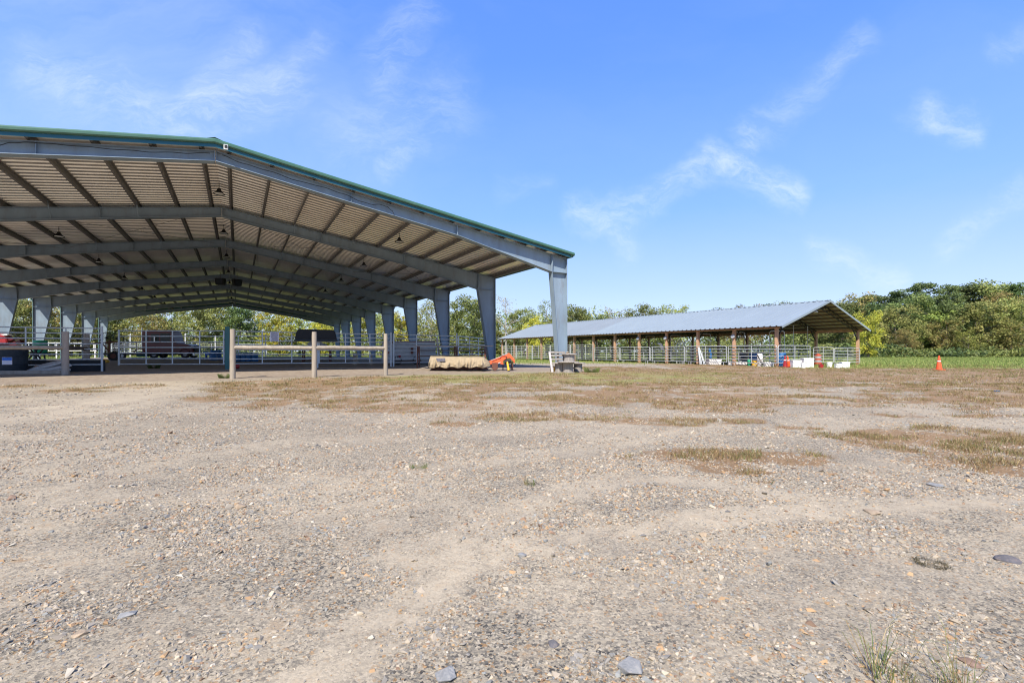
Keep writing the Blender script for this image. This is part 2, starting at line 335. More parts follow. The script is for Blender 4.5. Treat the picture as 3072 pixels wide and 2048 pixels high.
def ground_mat():
    m, nt, b = newmat('gravel_yard'); tc = N(nt, 'ShaderNodeTexCoord'); v = tc.outputs['Object']
    at = N(nt, 'ShaderNodeAttribute', attribute_name='col'); sp = N(nt, 'ShaderNodeSeparateColor'); L(nt, at.outputs['Color'], sp.inputs[0])
    at2 = N(nt, 'ShaderNodeAttribute', attribute_name='footing')
    n_big = noise(nt, v, .8, 8, .6); n_mid = noise(nt, v, 5, 8, .65); n_fin = noise(nt, v, 40, 6, .7)
    vo = N(nt, 'ShaderNodeTexVoronoi'); vo.inputs['Scale'].default_value = 65; vo.inputs['Randomness'].default_value = 1; L(nt, v, vo.inputs['Vector'])
    vo2 = N(nt, 'ShaderNodeTexVoronoi'); vo2.inputs['Scale'].default_value = 130; L(nt, v, vo2.inputs['Vector'])
    sc = N(nt, 'ShaderNodeSeparateColor'); L(nt, vo.outputs['Color'], sc.inputs[0]); sc2 = N(nt, 'ShaderNodeSeparateColor'); L(nt, vo2.outputs['Color'], sc2.inputs[0])
    st = [(0, (.46, .42, .365)), (.2, (.34, .32, .29)), (.37, (.52, .475, .415)), (.48, (.19, .185, .18)), (.6, (.64, .59, .52)), (.72, (.44, .3, .18)), (.79, (.26, .245, .225)), (.87, (.54, .49, .415)), (.93, (.1, .1, .105))]
    peb = ramp(nt, sc.outputs[0], st, 'CONSTANT').outputs[0]; peb2 = ramp(nt, sc2.outputs[1], st, 'CONSTANT').outputs[0]
    grav = mixc(nt, ramp(nt, sc2.outputs[0], [(.45, (0, 0, 0)), (.5, (1, 1, 1))]).outputs[0], peb, peb2)
    sandc = ramp(nt, n_mid.outputs['Fac'], [(.3, (.5, .445, .38)), (.7, (.6, .545, .47))]).outputs[0]
    sandc = mixc(nt, math_(nt, 'MULTIPLY', sc2.outputs[2], .25), sandc, peb2)
    sf = math_(nt, 'ADD', math_(nt, 'MULTIPLY', sp.outputs[2], .8), math_(nt, 'MULTIPLY', math_(nt, 'SUBTRACT', n_mid.outputs['Fac'], .5), 1.6))
    sf = math_(nt, 'ADD', sf, -.04, clamp=True)
    c = mixc(nt, sf, grav, sandc)
    tone = ramp(nt, n_big.outputs['Fac'], [(.3, (.82, .82, .83)), (.7, (1.1, 1.09, 1.07))]).outputs[0]; c = mixc(nt, 1.0, c, tone, 'MULTIPLY'); c = mixc(nt, 1.0, c, (.765, .71, .585), 'MULTIPLY')
    # dead thatch and brown soil
    soil = ramp(nt, n_fin.outputs['Fac'], [(.3, (.125, .072, .033)), (.5, (.24, .148, .074)), (.7, (.39, .28, .16))]).outputs[0]
    gf = math_(nt, 'ADD', sp.outputs[0], math_(nt, 'MULTIPLY', math_(nt, 'SUBTRACT', n_mid.outputs['Fac'], .5), 2.2))
    gf = math_(nt, 'MULTIPLY', ramp(nt, gf, [(.2, (0, 0, 0)), (.7, (1, 1, 1))]).outputs[0], .93)
    c = mixc(nt, gf, c, soil)
    fld = ramp(nt, n_mid.outputs['Fac'], [(.3, (.17, .2, .04)), (.5, (.24, .265, .06)), (.72, (.32, .3, .11))]).outputs[0]
    fld = mixc(nt, ramp(nt, n_big.outputs['Fac'], [(.45, (0, 0, 0)), (.75, (.6, .6, .6))]).outputs[0], fld, (.22, .17, .08))
    ff = math_(nt, 'ADD', sp.outputs[1], math_(nt, 'MULTIPLY', math_(nt, 'SUBTRACT', n_big.outputs['Fac'], .5), 1.2)); ff = ramp(nt, ff, [(.3, (0, 0, 0)), (.6, (1, 1, 1))]).outputs[0]
    c = mixc(nt, ff, c, fld)
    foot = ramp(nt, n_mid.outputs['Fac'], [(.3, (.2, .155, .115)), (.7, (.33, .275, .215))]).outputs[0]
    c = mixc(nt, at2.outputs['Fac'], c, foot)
    L(nt, c, b.inputs['Base Color']); b.inputs['Roughness'].default_value = .92; b.inputs['Specular IOR Level'].default_value = .2
    n_grit = noise(nt, v, 130, 4, .75); hgt = math_(nt, 'ADD', math_(nt, 'MULTIPLY', n_fin.outputs['Fac'], 1.0), math_(nt, 'MULTIPLY', n_grit.outputs['Fac'], .55))
    hgt = math_(nt, 'MULTIPLY', hgt, math_(nt, 'SUBTRACT', 1.25, sf)); hgt = math_(nt, 'ADD', hgt, math_(nt, 'MULTIPLY', n_mid.outputs['Fac'], 1.3))
    bp = N(nt, 'ShaderNodeBump'); bp.inputs['Strength'].default_value = .8; bp.inputs['Distance'].default_value = .012; L(nt, hgt, bp.inputs['Height']); L(nt, bp.outputs[0], b.inputs['Normal'])
    return m
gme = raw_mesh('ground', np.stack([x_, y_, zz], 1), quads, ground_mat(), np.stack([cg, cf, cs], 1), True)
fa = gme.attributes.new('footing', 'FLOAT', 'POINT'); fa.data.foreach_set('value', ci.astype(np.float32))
tag(link('ground', gme), kind='structure')

# ------------------------------------------------------------------ loose gravel
import bmesh
def hull(n, flat, seed):
    r = random.Random(seed); bm = bmesh.new()
    for _ in range(n):
        while True:
            p = Vector((r.uniform(-1, 1), r.uniform(-1, 1), r.uniform(-1, 1)))
            if .5 < p.length < 1: break
        p.normalize(); bm.verts.new((p.x * r.uniform(.8, 1), p.y * r.uniform(.55, .95), p.z * flat))
    o = bmesh.ops.convex_hull(bm, input=bm.verts)
    bmesh.ops.delete(bm, geom=[g for g in o['geom_interior'] if isinstance(g, bmesh.types.BMVert)], context='VERTS')
    bmesh.ops.triangulate(bm, faces=bm.faces); bmesh.ops.recalc_face_normals(bm, faces=bm.faces); bm.verts.ensure_lookup_table(); bm.verts.index_update()
    v = np.array([q.co[:] for q in bm.verts]); f = np.array([[q.index for q in fc.verts] for fc in bm.faces]); bm.free(); return v, f
PAL = np.array([(.33, .29, .245), (.29, .265, .235), (.42, .37, .31), (.24, .235, .235), (.17, .175, .185), (.36, .235, .135), (.42, .28, .16), (.48, .455, .42), (.25, .16, .11), (.38, .34, .29), (.22, .24, .26), (.45, .4, .34)])
PAL = (PAL * 1.12 * .9 + np.array([.42, .385, .335]) * .1) * np.array([.89, .84, .725]); PW = np.array([.17, .15, .10, .14, .09, .07, .045, .025, .06, .09, .07, .03]); PW /= PW.sum()
def stones():
    tmpl = [hull(n, fl, i) for i, (n, fl) in enumerate([(9, .55), (11, .4), (8, .6), (10, .3), (12, .5), (9, .35), (10, .65), (8, .25)])]
    P = []
    for y0, y1, dens, s0, s1, pw in ((1.15, 2.6, 15000, .0036, .0115, 1.6), (1.15, 2.8, 1200, .009, .026, 2.2), (2.6, 4.6, 6500, .005, .0155, 1.6), (2.8, 5, 260, .012, .032, 2.5), (4.6, 9, 1700, .007, .021, 1.7), (5, 9, 22, .018, .05, 2.5), (9, 17, 60, .013, .045, 2)):
        area = (y1 - y0) * (y1 + y0) * 1.25; n = int(area * dens)
        y = np.sqrt(RNG.random(n) * (y1 * y1 - y0 * y0) + y0 * y0); x = (RNG.random(n) * 2 - 1) * 1.25 * y
        g, f, sd, ins = cover(x, y); cl = fbm(x * 1.1 + 9, y * 1.1 + 2, 4); cl2 = fbm(x * 4 + 9, y * 4 + 2, 3)
        p = (1 - .88 * sd) * (1 - .6 * g) * (1 - ins) * np.clip(.42 + 2.6 * (cl - .42) + 3.4 * (cl2 - .5), .05, 1)
        k = RNG.random(n) < p; s = s0 + (s1 - s0) * RNG.random(n) ** pw
        P.append(np.stack([x[k], y[k], s[k]], 1))
    P = np.concatenate(P); n = len(P); which = RNG.integers(0, len(tmpl), n); ang = RNG.random(n) * 6.283; tx = RNG.normal(0, .25, n); ty = RNG.normal(0, .25, n)
    pc = RNG.choice(len(PAL), n, p=PW); shade = RNG.uniform(.75, 1.2, n); z0 = gz(P[:, 0], P[:, 1]); V = []; Fc = []; C = []; off = 0
    for t, (tv, tf) in enumerate(tmpl):
        k = np.where(which == t)[0]; m = len(k); s = P[k, 2][:, None]
        st = RNG.uniform(.7, 1.25, (m, 3)); v = tv[None] * st[:, None, :]
        c, q = np.cos(ang[k])[:, None], np.sin(ang[k])[:, None]
        vx = v[..., 0] * c - v[..., 1] * q; vy = v[..., 0] * q + v[..., 1] * c; vz = v[..., 2] + vx * tx[k][:, None] + vy * ty[k][:, None]
        w = np.stack([P[k, 0][:, None] + vx * s, P[k, 1][:, None] + vy * s, z0[k][:, None] + vz * s + s * .02], -1)
        V.append(w.reshape(-1, 3)); Fc.append((tf[None] + (np.arange(m) * len(tv))[:, None, None] + off).reshape(-1, 3)); off += m * len(tv)
        C.append(np.repeat(PAL[pc[k]] * shade[k][:, None], len(tv), 0))
    me = raw_mesh('gravel', np.concatenate(V), np.concatenate(Fc), M['stone'], np.concatenate(C))
    tag(link('gravel', me), 'loose grey, tan and rust-coloured gravel scattered over the yard', 'gravel', kind='stuff')
stones()

# single larger rocks
def rock(px, py, w, flat, mat, label, seed, rz=0):
    x, y = G(px, py); s = w * y / F / 2 * 1.1; v, f = hull(16, flat, seed); mb = MB(); mb.add([tuple(p * s) for p in v], [tuple(q) for q in f])
    solid('rock', mb, M[mat], label, 'rock', (x, y, gz1(x, y) + s * flat * .22), rz, bevel=s * .02)
rock(1890, 2010, 92, .55, 'rock', 'largest pale grey angular rock at the bottom edge of the yard', 101, .6)
rock(1338, 2030, 80, .4, 'rock', 'flat grey slate slab half buried left of the largest rock', 102, 1.2)
rock(2108, 1602, 30, .7, 'rocktan', 'pale beige block of stone alone on the sandy track', 103)
rock(1565, 1670, 32, .5, 'rock', 'small whitish stone at the near edge of the sandy track', 104)
rock(1660, 1932, 40, .5, 'rockdark', 'dark slate stone among gravel behind the largest rock', 105)
rock(36, 1494, 36, .55, 'rockbrown', 'dark brown stone alone near the left edge of the yard', 106)
rock(722, 1526, 34, .6, 'rocktan', 'rounded tan stone on the gravel in the left yard', 107)
rock(2812, 1455, 60, .22, 'rock', 'long thin grey slate flake beside the right grass patch', 108, -.3)
rock(3022, 1674, 66, .35, 'rockdark', 'dark grey flat slate at the right edge of the yard', 109, -.2)
rock(2915, 1992, 62, .3, 'rockbrown', 'split brown and grey stone right of the green weed', 110, -.5)
rock(382, 1852, 60, .25, 'rock', 'flat bluish slate chip in the left foreground gravel', 111, .3)
rock(2620, 1535, 62, .22, 'rocktan', 'flat pale slab lying behind the dry weed clump', 112, .1)
rock(236, 1912, 52, .3, 'rocktan', 'orange-tan flat stone in the lower left gravel', 113, .1)

# ------------------------------------------------------------------ grass blades
TAN = np.array([(.38, .28, .14), (.3, .21, .095), (.18, .1, .05), (.47, .37, .2), (.32, .23, .1), (.2, .19, .06), (.26, .16, .07), (.24, .22, .08)])
GRN = np.array([(.12, .17, .04), (.16, .2, .05), (.22, .23, .075), (.09, .13, .035)])
def blades(P, hgt, wid, lean, pal, seed):
    r = np.random.default_rng(seed); n = len(P); a = r.random(n) * 6.283; h = hgt * (.3 + 1.25 * r.random(n) ** 2); w = wid * r.uniform(.6, 1.3, n); l = h * lean * r.uniform(.2, 1.3, n)
    b = r.random(n) * 6.283; dx, dy = np.cos(a), np.sin(a); ex, ey = np.cos(b), np.sin(b)
    p0 = np.stack([P[:, 0] - dx * w, P[:, 1] - dy * w, P[:, 2] - .004], 1); p1 = np.stack([P[:, 0] + dx * w, P[:, 1] + dy * w, P[:, 2] - .004], 1)
    m0 = np.stack([P[:, 0] + ex * l * .4 - dx * w * .8, P[:, 1] + ey * l * .4 - dy * w * .8, P[:, 2] + h * .6], 1); m1 = m0 + np.stack([dx * w * 1.6, dy * w * 1.6, 0 * w], 1)
    t0 = np.stack([P[:, 0] + ex * l, P[:, 1] + ey * l, P[:, 2] + h * (1 - .35 * np.clip(lean, 0, 1))], 1); t1 = t0 + np.stack([dx * w * .3, dy * w * .3, 0 * w], 1)
    V = np.stack([p0, p1, m1, m0, t1, t0], 1).reshape(-1, 3); base = np.arange(n)[:, None] * 6
    Fc = np.concatenate([base + np.array([[0, 1, 2, 3]]), base + np.array([[3, 2, 4, 5]])], 0)
    C = np.repeat(pal[r.integers(0, len(pal), n)] * r.uniform(.75, 1.2, n)[:, None], 6, 0)
    return V, Fc, C
def join(parts):
    V, Fc, C = [], [], []; o = 0
    for v, f, c in parts: V.append(v); Fc.append(f + o); C.append(c); o += len(v)
    return np.concatenate(V), np.concatenate(Fc), np.concatenate(C)
def scatter(n, y0, y1, fn, seed, half=1.22):
    r = np.random.default_rng(seed); y = np.sqrt(r.random(n) * (y1 * y1 - y0 * y0) + y0 * y0); x = (r.random(n) * 2 - 1) * half * y
    k = r.random(n) < fn(x, y); x, y = x[k], y[k]; return np.stack([x, y, gz(x, y)], 1)
def tuft(x, y): return np.clip(6 * (fbm(x * 3.1 + 5, y * 3.1 + 77, 3) - .47), .02, 1)
def fdry(x, y): g, f, s, i = cover(x, y); return g * tuft(x, y)
bl = []
bl.append(blades(scatter(260000, 3.2, 7, lambda x, y: fdry(x, y), 1), .055, .0019, 1.2, TAN, 11))
bl.append(blades(scatter(60000, 3.2, 7, lambda x, y: fdry(x, y) * sst(.5, .6, fbm(x * .8 + 31, y * .8 + 7, 3)), 2), .05, .0019, .9, GRN, 12))
bl.append(blades(scatter(420000, 7, 15, lambda x, y: fdry(x, y) * .8, 3), .06, .0032, 1.1, TAN, 13))
bl.append(blades(scatter(60000, 7, 15, lambda x, y: fdry(x, y) * sst(.48, .6, fbm(x * .5 + 31, y * .5 + 7, 3)), 4), .05, .003, .8, GRN, 14))
bl.append(blades(scatter(420000, 13.5, 34, lambda x, y: fdry(x, y), 5), .065, .006, .9, TAN, 15))
bl.append(blades(scatter(200000, 13.5, 34, lambda x, y: fdry(x, y) * sst(.45, .58, fbm(x * .3 + 31, y * .3 + 7, 3)), 6), .06, .006, .7, GRN, 16))
V_, F_, C_ = join(bl)
tag(link('dry_grass', raw_mesh('dry_grass', V_, F_, M['grass'], C_)), 'short dry tan grass in ragged patches on the gravel', 'grass', kind='stuff')
bl = [blades(scatter(260000, 27, 90, lambda x, y: cover(x, y)[1] * .9, 7), .16, .014, .6, np.concatenate([GRN, GRN * 1.5, GRN * 1.8]), 17)]
V_, F_, C_ = join(bl)
tag(link('field_grass', raw_mesh('field_grass', V_, F_, M['grass'], C_)), 'green grass of the field between the pole barn and the wood', 'grass', kind='stuff')

def tuft_obj(px, py, n, spread, hgt, wid, lean, pal, name, label, cat, seed):
    x, y = G(px, py); r = np.random.default_rng(seed); a = r.random(n) * 6.283; d = spread * np.sqrt(r.random(n)); P = np.stack([np.cos(a) * d, np.sin(a) * d, np.zeros(n)], 1)
    v, f, c = blades(P, hgt, wid, lean, pal, seed); o = link(name, raw_mesh(name, v, f, M['grass'], c)); o.location = (x, y, gz1(x, y)); tag(o, label, cat)
tuft_obj(2760, 2075, 200, .12, .155, .001, .75, np.concatenate([GRN, GRN, TAN[:5]]), 'weed', 'straggly green grass weed at the bottom edge, right of centre', 'weed', 21)
tuft_obj(2795, 1690, 420, .065, .017, .0013, 1.6, np.array([(.1, .09, .05), (.15, .12, .07), (.2, .17, .1)]), 'weed', 'low dark dead weed clump on the right gravel', 'weed', 22)
tuft_obj(1590, 1455, 60, .045, .07, .0015, .9, np.concatenate([GRN, TAN[:2]]), 'weed', 'single small weed sprig on bare sand in mid yard', 'weed', 23)
tuft_obj(675, 1134, 420, .2, .16, .006, .6, GRN, 'weed', 'low green weed at the foot of the round post by the gate', 'weed', 24)
tuft_obj(462, 1112, 520, .24, .2, .007, .7, GRN * .8, 'weed', 'dark green weed in front of the wide open pipe gate', 'weed', 25)
tuft_obj(1775, 1116, 620, .34, .22, .007, .6, GRN, 'weed', 'green grass clump growing at the right of the wooden spools', 'weed', 26)
tuft_obj(1255, 1404, 90, .07, .05, .0015, 1, GRN, 'weed', 'flat green sprig left of the centre sandy patch', 'weed', 27)

# ------------------------------------------------------------------ steel riding arena
arena = thing('riding_arena', 'huge open-sided steel arena roof with green edge trim and tapered blue-grey columns', 'arena building', (A0[0], A0[1], 0), TH)
SL = .15; RT = 7.88                                    # rafter top at ridge, roof slope
def rt(u): return RT - SL * abs(u)
RISE = .05                                             # inner frames are deeper and carry the purlins
FW = .32
def frame_parts(sgn, inner):
    top = (lambda u: rt(u) + RISE) if inner else rt
    D1, D0 = (1.2, .36) if inner else (.89, .45); KN = AW - D1; base = .12; zt = 4.9
    K = [(0, 7.52), (9.0, 6.04 if inner else 6.08), (KN, 4.9)]
    def under(u):
        for (a, za), (b, zb) in zip(K[:-1], K[1:]):
            if u <= b: return za + (zb - za) * (u - a) / (b - a)
        return 4.9
    q = lambda u: u * sgn; inn = lambda z: AW - (D0 + (D1 - D0) * (z - base) / (zt - base)); ti, bi, o = inn(zt), inn(base), AW
    mb = MB()
    mb.prism([(q(bi), base), (q(o), base), (q(o), top(o) - .01), (q(ti), top(ti) - .02), (q(ti), zt)], -.006, .006)
    mb.prism([(q(o), base), (q(o + .016), base), (q(o + .016), top(o) - .01), (q(o), top(o) - .01)], -FW / 2, FW / 2)
    mb.prism([(q(bi - .016), base), (q(bi), base), (q(ti), zt), (q(ti - .016), zt)], -FW / 2, FW / 2)
    mb.box((q((ti + o) / 2), 0, zt + .0075), (o - ti + .03, FW + .006, .015))
    mb.prism([(q(ti - .016), zt + .015), (q(ti), zt + .015), (q(ti + .05), top(ti) - .03), (q(ti + .034), top(ti) - .03)], -FW / 2, FW / 2)
    mb.box((q((bi + o) / 2), 0, base - .02), (o - bi + .2, FW + .1, .04))
    for du in (.06, .2):                                # anchor bolts
        for dv in (-.13, .13): mb.lathe([(.02, 0), (.02, .05), (0, .05)], 6, c=(q(bi + du), dv, base), cap=False)
    rb = MB(); us = [0.012, 3, 6, 9, 11.5, KN - .02]
    rb.prism([(q(u), top(u) - .02) for u in us] + [(q(u), under(u) + .02) for u in reversed(us)], -.006, .006)
    for a, b in zip(us[:-1], us[1:]):
        rb.prism([(q(a), top(a) - .02), (q(b), top(b) - .02), (q(b), top(b)), (q(a), top(a))], -FW / 2, FW / 2)
        rb.prism([(q(a), under(a)), (q(b), under(b)), (q(b), under(b) + .02), (q(a), under(a) + .02)], -FW / 2 - .002, FW / 2 + .002)
    rb.prism([(q(KN - .02), top(KN) - .02), (q(AW), top(AW) - .02), (q(AW), top(AW)), (q(KN - .02), top(KN))], -FW / 2, FW / 2)
    for u, t in ((.012, .02), (9.0, .028), (4.5, .012)):  # splice plates and stiffeners
        rb.prism([(q(u), under(u) + .022), (q(u + t), under(u) + .022), (q(u + t), top(u) - .024), (q(u), top(u) - .024)], -FW / 2 + .01, FW / 2 - .01)
    if inner:
        for u in (3.2, 6.1, 10.15):                    # flange braces up to the purlins
            for d in (-1, 1): rb.bar((q(u), d * .06, under(u) + .04), (q(u), d * .55, rt(u) + .2), .035, .035)
    return mb, rb
cm, rm = {}, {}
for s in (-1, 1):
    for inner in (0, 1):
        a, b = frame_parts(s, inner); cm[s, inner] = a.mesh('column', M['steel']); rm[s, inner] = b.mesh('rafter', M['steel'])
for i in range(9):
    for s in (-1, 1):
        for nm, dct in (('column', cm), ('rafter', rm)):
            o = link(nm, dct[s, 0 if i in (0, 8) else 1], arena); o.location = (0, i * BAY, 0)
V0, V1 = -.38, 8 * BAY + .38
PUR = [.4, 1.75, 3.2, 4.65, 6.1, 7.5, 8.85, 10.15, 11.4, 12.6, 13.75]
def purl(u):                                           # cold formed zed, running the length of the building
    s = 1 if u > 0 else -1; z = rt(u) + RISE + .004; mb = MB()
    mb.prism([(u - .004, z), (u + .004, z), (u + .004, z + .19), (u - .004, z + .19)], V0 + .02, V1 - .02)
    mb.prism([(u - .07, z), (u - .0045, z), (u - .0045, z + .006), (u - .07, z + .006)], V0 + .02, V1 - .02)
    mb.prism([(u + .0045, z + .184), (u + .07, z + .184), (u + .07, z + .19), (u + .0045, z + .19)], V0 + .02, V1 - .02)
    return mb
for u in PUR:
    for s in (-1, 1): part('purlin', purl(u * s), M['purlin'], arena)
for s in (-1, 1):
    z = rt(AW) + RISE + .004; mb = MB(); u = AW - .07
    mb.prism([(s * (u - .05), z), (s * (u + .05), z), (s * (u + .05), z + .19), (s * (u - .05), z + .19)], V0 + .02, V1 - .02); part('eave_strut', mb, M['purlin'], arena)
def deck(s):                                           # ribbed sheet, ribs run up the slope
    pr = []; y = V0; P = .36
    while y < V1 - .001:
        for dy, h in ((0, 0), (.2, 0), (.225, .055), (.335, .055)): 
            if y + dy < V1: pr.append((y + dy, h))
        y += P
    pr.append((V1, 0)); mb = MB(); zb = .2 + RISE
    u0, u1 = 0.0, AW + .12; vs = []
    for yy, h in pr: vs += [(s * u0, yy, rt(u0) + zb + h), (s * u1, yy, rt(u1) + zb + h)]
    for yy, h in pr: vs += [(s * u0, yy, rt(u0) + zb + h + .004), (s * u1, yy, rt(u1) + zb + h + .004)]
    n = len(pr); fs = [(2 * k, 2 * k + 1, 2 * k + 3, 2 * k + 2) for k in range(n - 1)] + [(2 * n + 2 * k, 2 * n + 2 * k + 2, 2 * n + 2 * k + 3, 2 * n + 2 * k + 1) for k in range(n - 1)]
    return mb.add(vs, fs)
for s in (-1, 1): part('roof_panel', deck(s), M['deck'], arena)
mb = MB(); mb.prism([(-.3, rt(.3) + .308), (0, RT + .36), (.3, rt(.3) + .308), (.3, rt(.3) + .314), (0, RT + .367), (-.3, rt(.3) + .314)], V0, V1); part('ridge_cap', mb, M['green'], arena)
for vv, d in ((V0, -1), (V1, 1)):                      # rake trim: rounded green box over a teal strip
    for s in (-1, 1):
        e = AW + .26; mb = MB()
        sec = [(0, .145), (-.06, .15), (-.085, .185), (-.085, .255), (-.05, .305), (0, .315)]
        for (ya, za), (yb, zb) in zip(sec, sec[1:] + sec[:1]):
            mb.add([(0, vv + d * -ya, RT + za), (s * e, vv + d * -ya, rt(e) + za), (s * e, vv + d * -yb, rt(e) + zb), (0, vv + d * -yb, RT + zb)], [(0, 1, 2, 3)])
        mb.add([(s * e, vv + d * -ya, rt(e) + za) for ya, za in sec], [tuple(range(6))]); part('rake_trim', mb, M['green'], arena, 50)
        mb = MB(); mb.add([(0, vv, RT + .03), (s * (AW + .05), vv, rt(AW + .05) + .03), (s * (AW + .05), vv, rt(AW + .05) + .143), (0, vv, RT + .143),
                           (0, vv - d * .012, RT + .03), (s * (AW + .05), vv - d * .012, rt(AW + .05) + .03), (s * (AW + .05), vv - d * .012, rt(AW + .05) + .143), (0, vv - d * .012, RT + .143)],
                          [(0, 1, 2, 3), (7, 6, 5, 4), (0, 4, 5, 1), (1, 5, 6, 2), (2, 6, 7, 3), (3, 7, 4, 0)]); part('fascia_strip', mb, M['teal'], arena)
for s in (-1, 1):                                      # eave gutters and downspouts
    z = rt(AW) + .09; a = AW + .1; mb = MB()
    mb.prism([(s * a, z + .14), (s * a, z), (s * (a + .04), z - .05), (s * (a + .12), z - .05), (s * (a + .16), z), (s * (a + .16), z + .14), (s * (a + .14), z + .14), (s * (a + .14), z + .01), (s * (a + .11), z - .03), (s * (a + .05), z - .03), (s * (a + .02), z + .01), (s * (a + .02), z + .14)], V0 + .03, V1 - .03)
    part('gutter', mb, M['green'], arena)
    for i in ((0, 2, 4, 7) if s > 0 else (1, 3, 5, 6, 8)):
        y = i * BAY + .2; mb = MB(); mb.tube([(s * (a + .08), y, z - .05), (s * (a + .08), y, z - .15), (s * (AW + .08), y, z - .32), (s * (AW + .08), y, .3), (s * (AW + .2), y, .16)], .055, 8)
        part('downspout', mb, M['green'] if s < 0 else M['teal'], arena, 60)
for b_ in (1, 4, 6):                                   # rod bracing under the roof
    for s in (-1, 1):
        for u0, u1 in ((.6, 7.3), (7.7, 13.8)):
            for f0, f1 in ((0, 1), (1, 0)):
                mb = MB(); mb.tube([(s * u0, (b_ + f0) * BAY, rt(u0) - .12), (s * u1, (b_ + f1) * BAY, rt(u1) - .12)], .009, 5); part('brace_rod', mb, M['purlin'], arena)
# flood lamp near the peak, wavy cable along the front rafters
mb = MB(); mb.box((0, 0, 0), (.13, .05, .17)); o = thing('flood_light', 'small square white floodlight fixed at the front peak of the arena roof', 'floodlight', (*AP(.32, V0 - .13), rt(.3) + .09), TH)
part('housing', mb, M['white'], o, bevel=.008); mb = MB(); mb.box((0, -.031, .012), (.085, .012, .1)); part('lens', mb, M['black'], o)
def cable(us, zs):
    mb = MB(); pts = []
    for a, b, c, d in zip(us[:-1], us[1:], zs[:-1], zs[1:]):
        for k in range(5): t = k / 5; t2 = t * t * (3 - 2 * t); pts.append((a + (b - a) * t, -FW / 2 - .02, c + (d - c) * t2))
    pts.append((us[-1], -FW / 2 - .02, zs[-1])); return mb.tube(pts, .012, 6)
us = [-.15, -1, -2, -3, -4, -4.6, -5.0, -5.3, -5.7, -6.1, -6.6]; zs = [rt(u) - d for u, d in zip(us, (.12, .16, .17, .13, .08, .06, .1, .2, .24, .1, .05))]
solid('cable', cable(us, zs), M['black'], 'loose black cable waving along the left front rafter of the arena', 'cable', (*AP(0, 0), 0), TH, 'cables along the front rafters')
us = [.2, .8, 1.6, 2.6, 3.4, 4.2, 4.9, 5.3, 5.6, 5.9, 6.1, 6.2]; zs = [rt(u) - d for u, d in zip(us, (.1, .17, .16, .2, .15, .17, .26, .25, .15, .15, .25, .38))]
solid('cable', cable(us, zs), M['black'], 'loose black cable waving along the right front rafter of the arena', 'cable', (*AP(0, 0), 0), TH, 'cables along the front rafters')
# hanging high-bay lamps
def lamp(label):
    t = thing('arena_lamp', label, 'lamp', group='lamps hanging under the arena roof')
    mb = MB(); mb.lathe([(.05, .0), (.07, -.05), (.11, -.14), (.2, -.22), (.225, -.24), (.21, -.235), (.1, -.15), (.04, -.1)], 18); part('shade', mb, M['black'], t, 40)
    mb = MB(); mb.lathe([(.0, -.232), (.17, -.228), (.17, -.222), (.0, -.221)], 18, cap=False); part('lens', mb, M['lens'], t)
    mb = MB(); mb.tube([(0, 0, 0), (0, 0, .26)], .014, 6); part('stem', mb, M['black'], t)
    return t
l0 = None; ORD = ['first', 'second', 'third', 'fourth', 'fifth', 'sixth', 'seventh', 'eighth']
for r_, (u, nm) in enumerate(((0, 'ridge'), (7.6, 'right slope'), (-6.8, 'left slope'))):
    for i in range(8):
        lb = f'black bell lamp hung under the {nm} of the arena, {ORD[i]} from the front'
        o = l0 = lamp(lb) if l0 is None else l0
        if (r_, i) != (0, 0): o = clone(l0, label=lb)
        hang = .1 if u else .12
        o.location = (*AP(u, (i + .5) * BAY), rt(u) - hang); o.rotation_euler = (0, 0, TH)
        if u == 0:
            pass
# loudspeaker pair under the ridge
for s, nm in ((-1, 'left'), (1, 'right')):
    o = thing('loudspeaker', f'black wedge loudspeaker hung under the arena ridge, the {nm} one of the pair', 'loudspeaker', (*AP(s * .62, 3.72 * BAY), 6.95), TH + s * .5, 'loudspeakers under the arena ridge')
    mb = MB(); mb.prism([(-.3, -.28), (.3, -.28), (.38, .28), (-.38, .28)], -.2, .2); part('cabinet', mb, M['black'], o, bevel=.01)
    mb = MB(); mb.box((0, -.215, 0), (.5, .02, .44)); part('grille', mb, M['navy'], o)
    mb = MB(); mb.tube([(0, 0, .28), (0, 0, .8)], .02, 6); part('bracket', mb, M['purlin'], o)

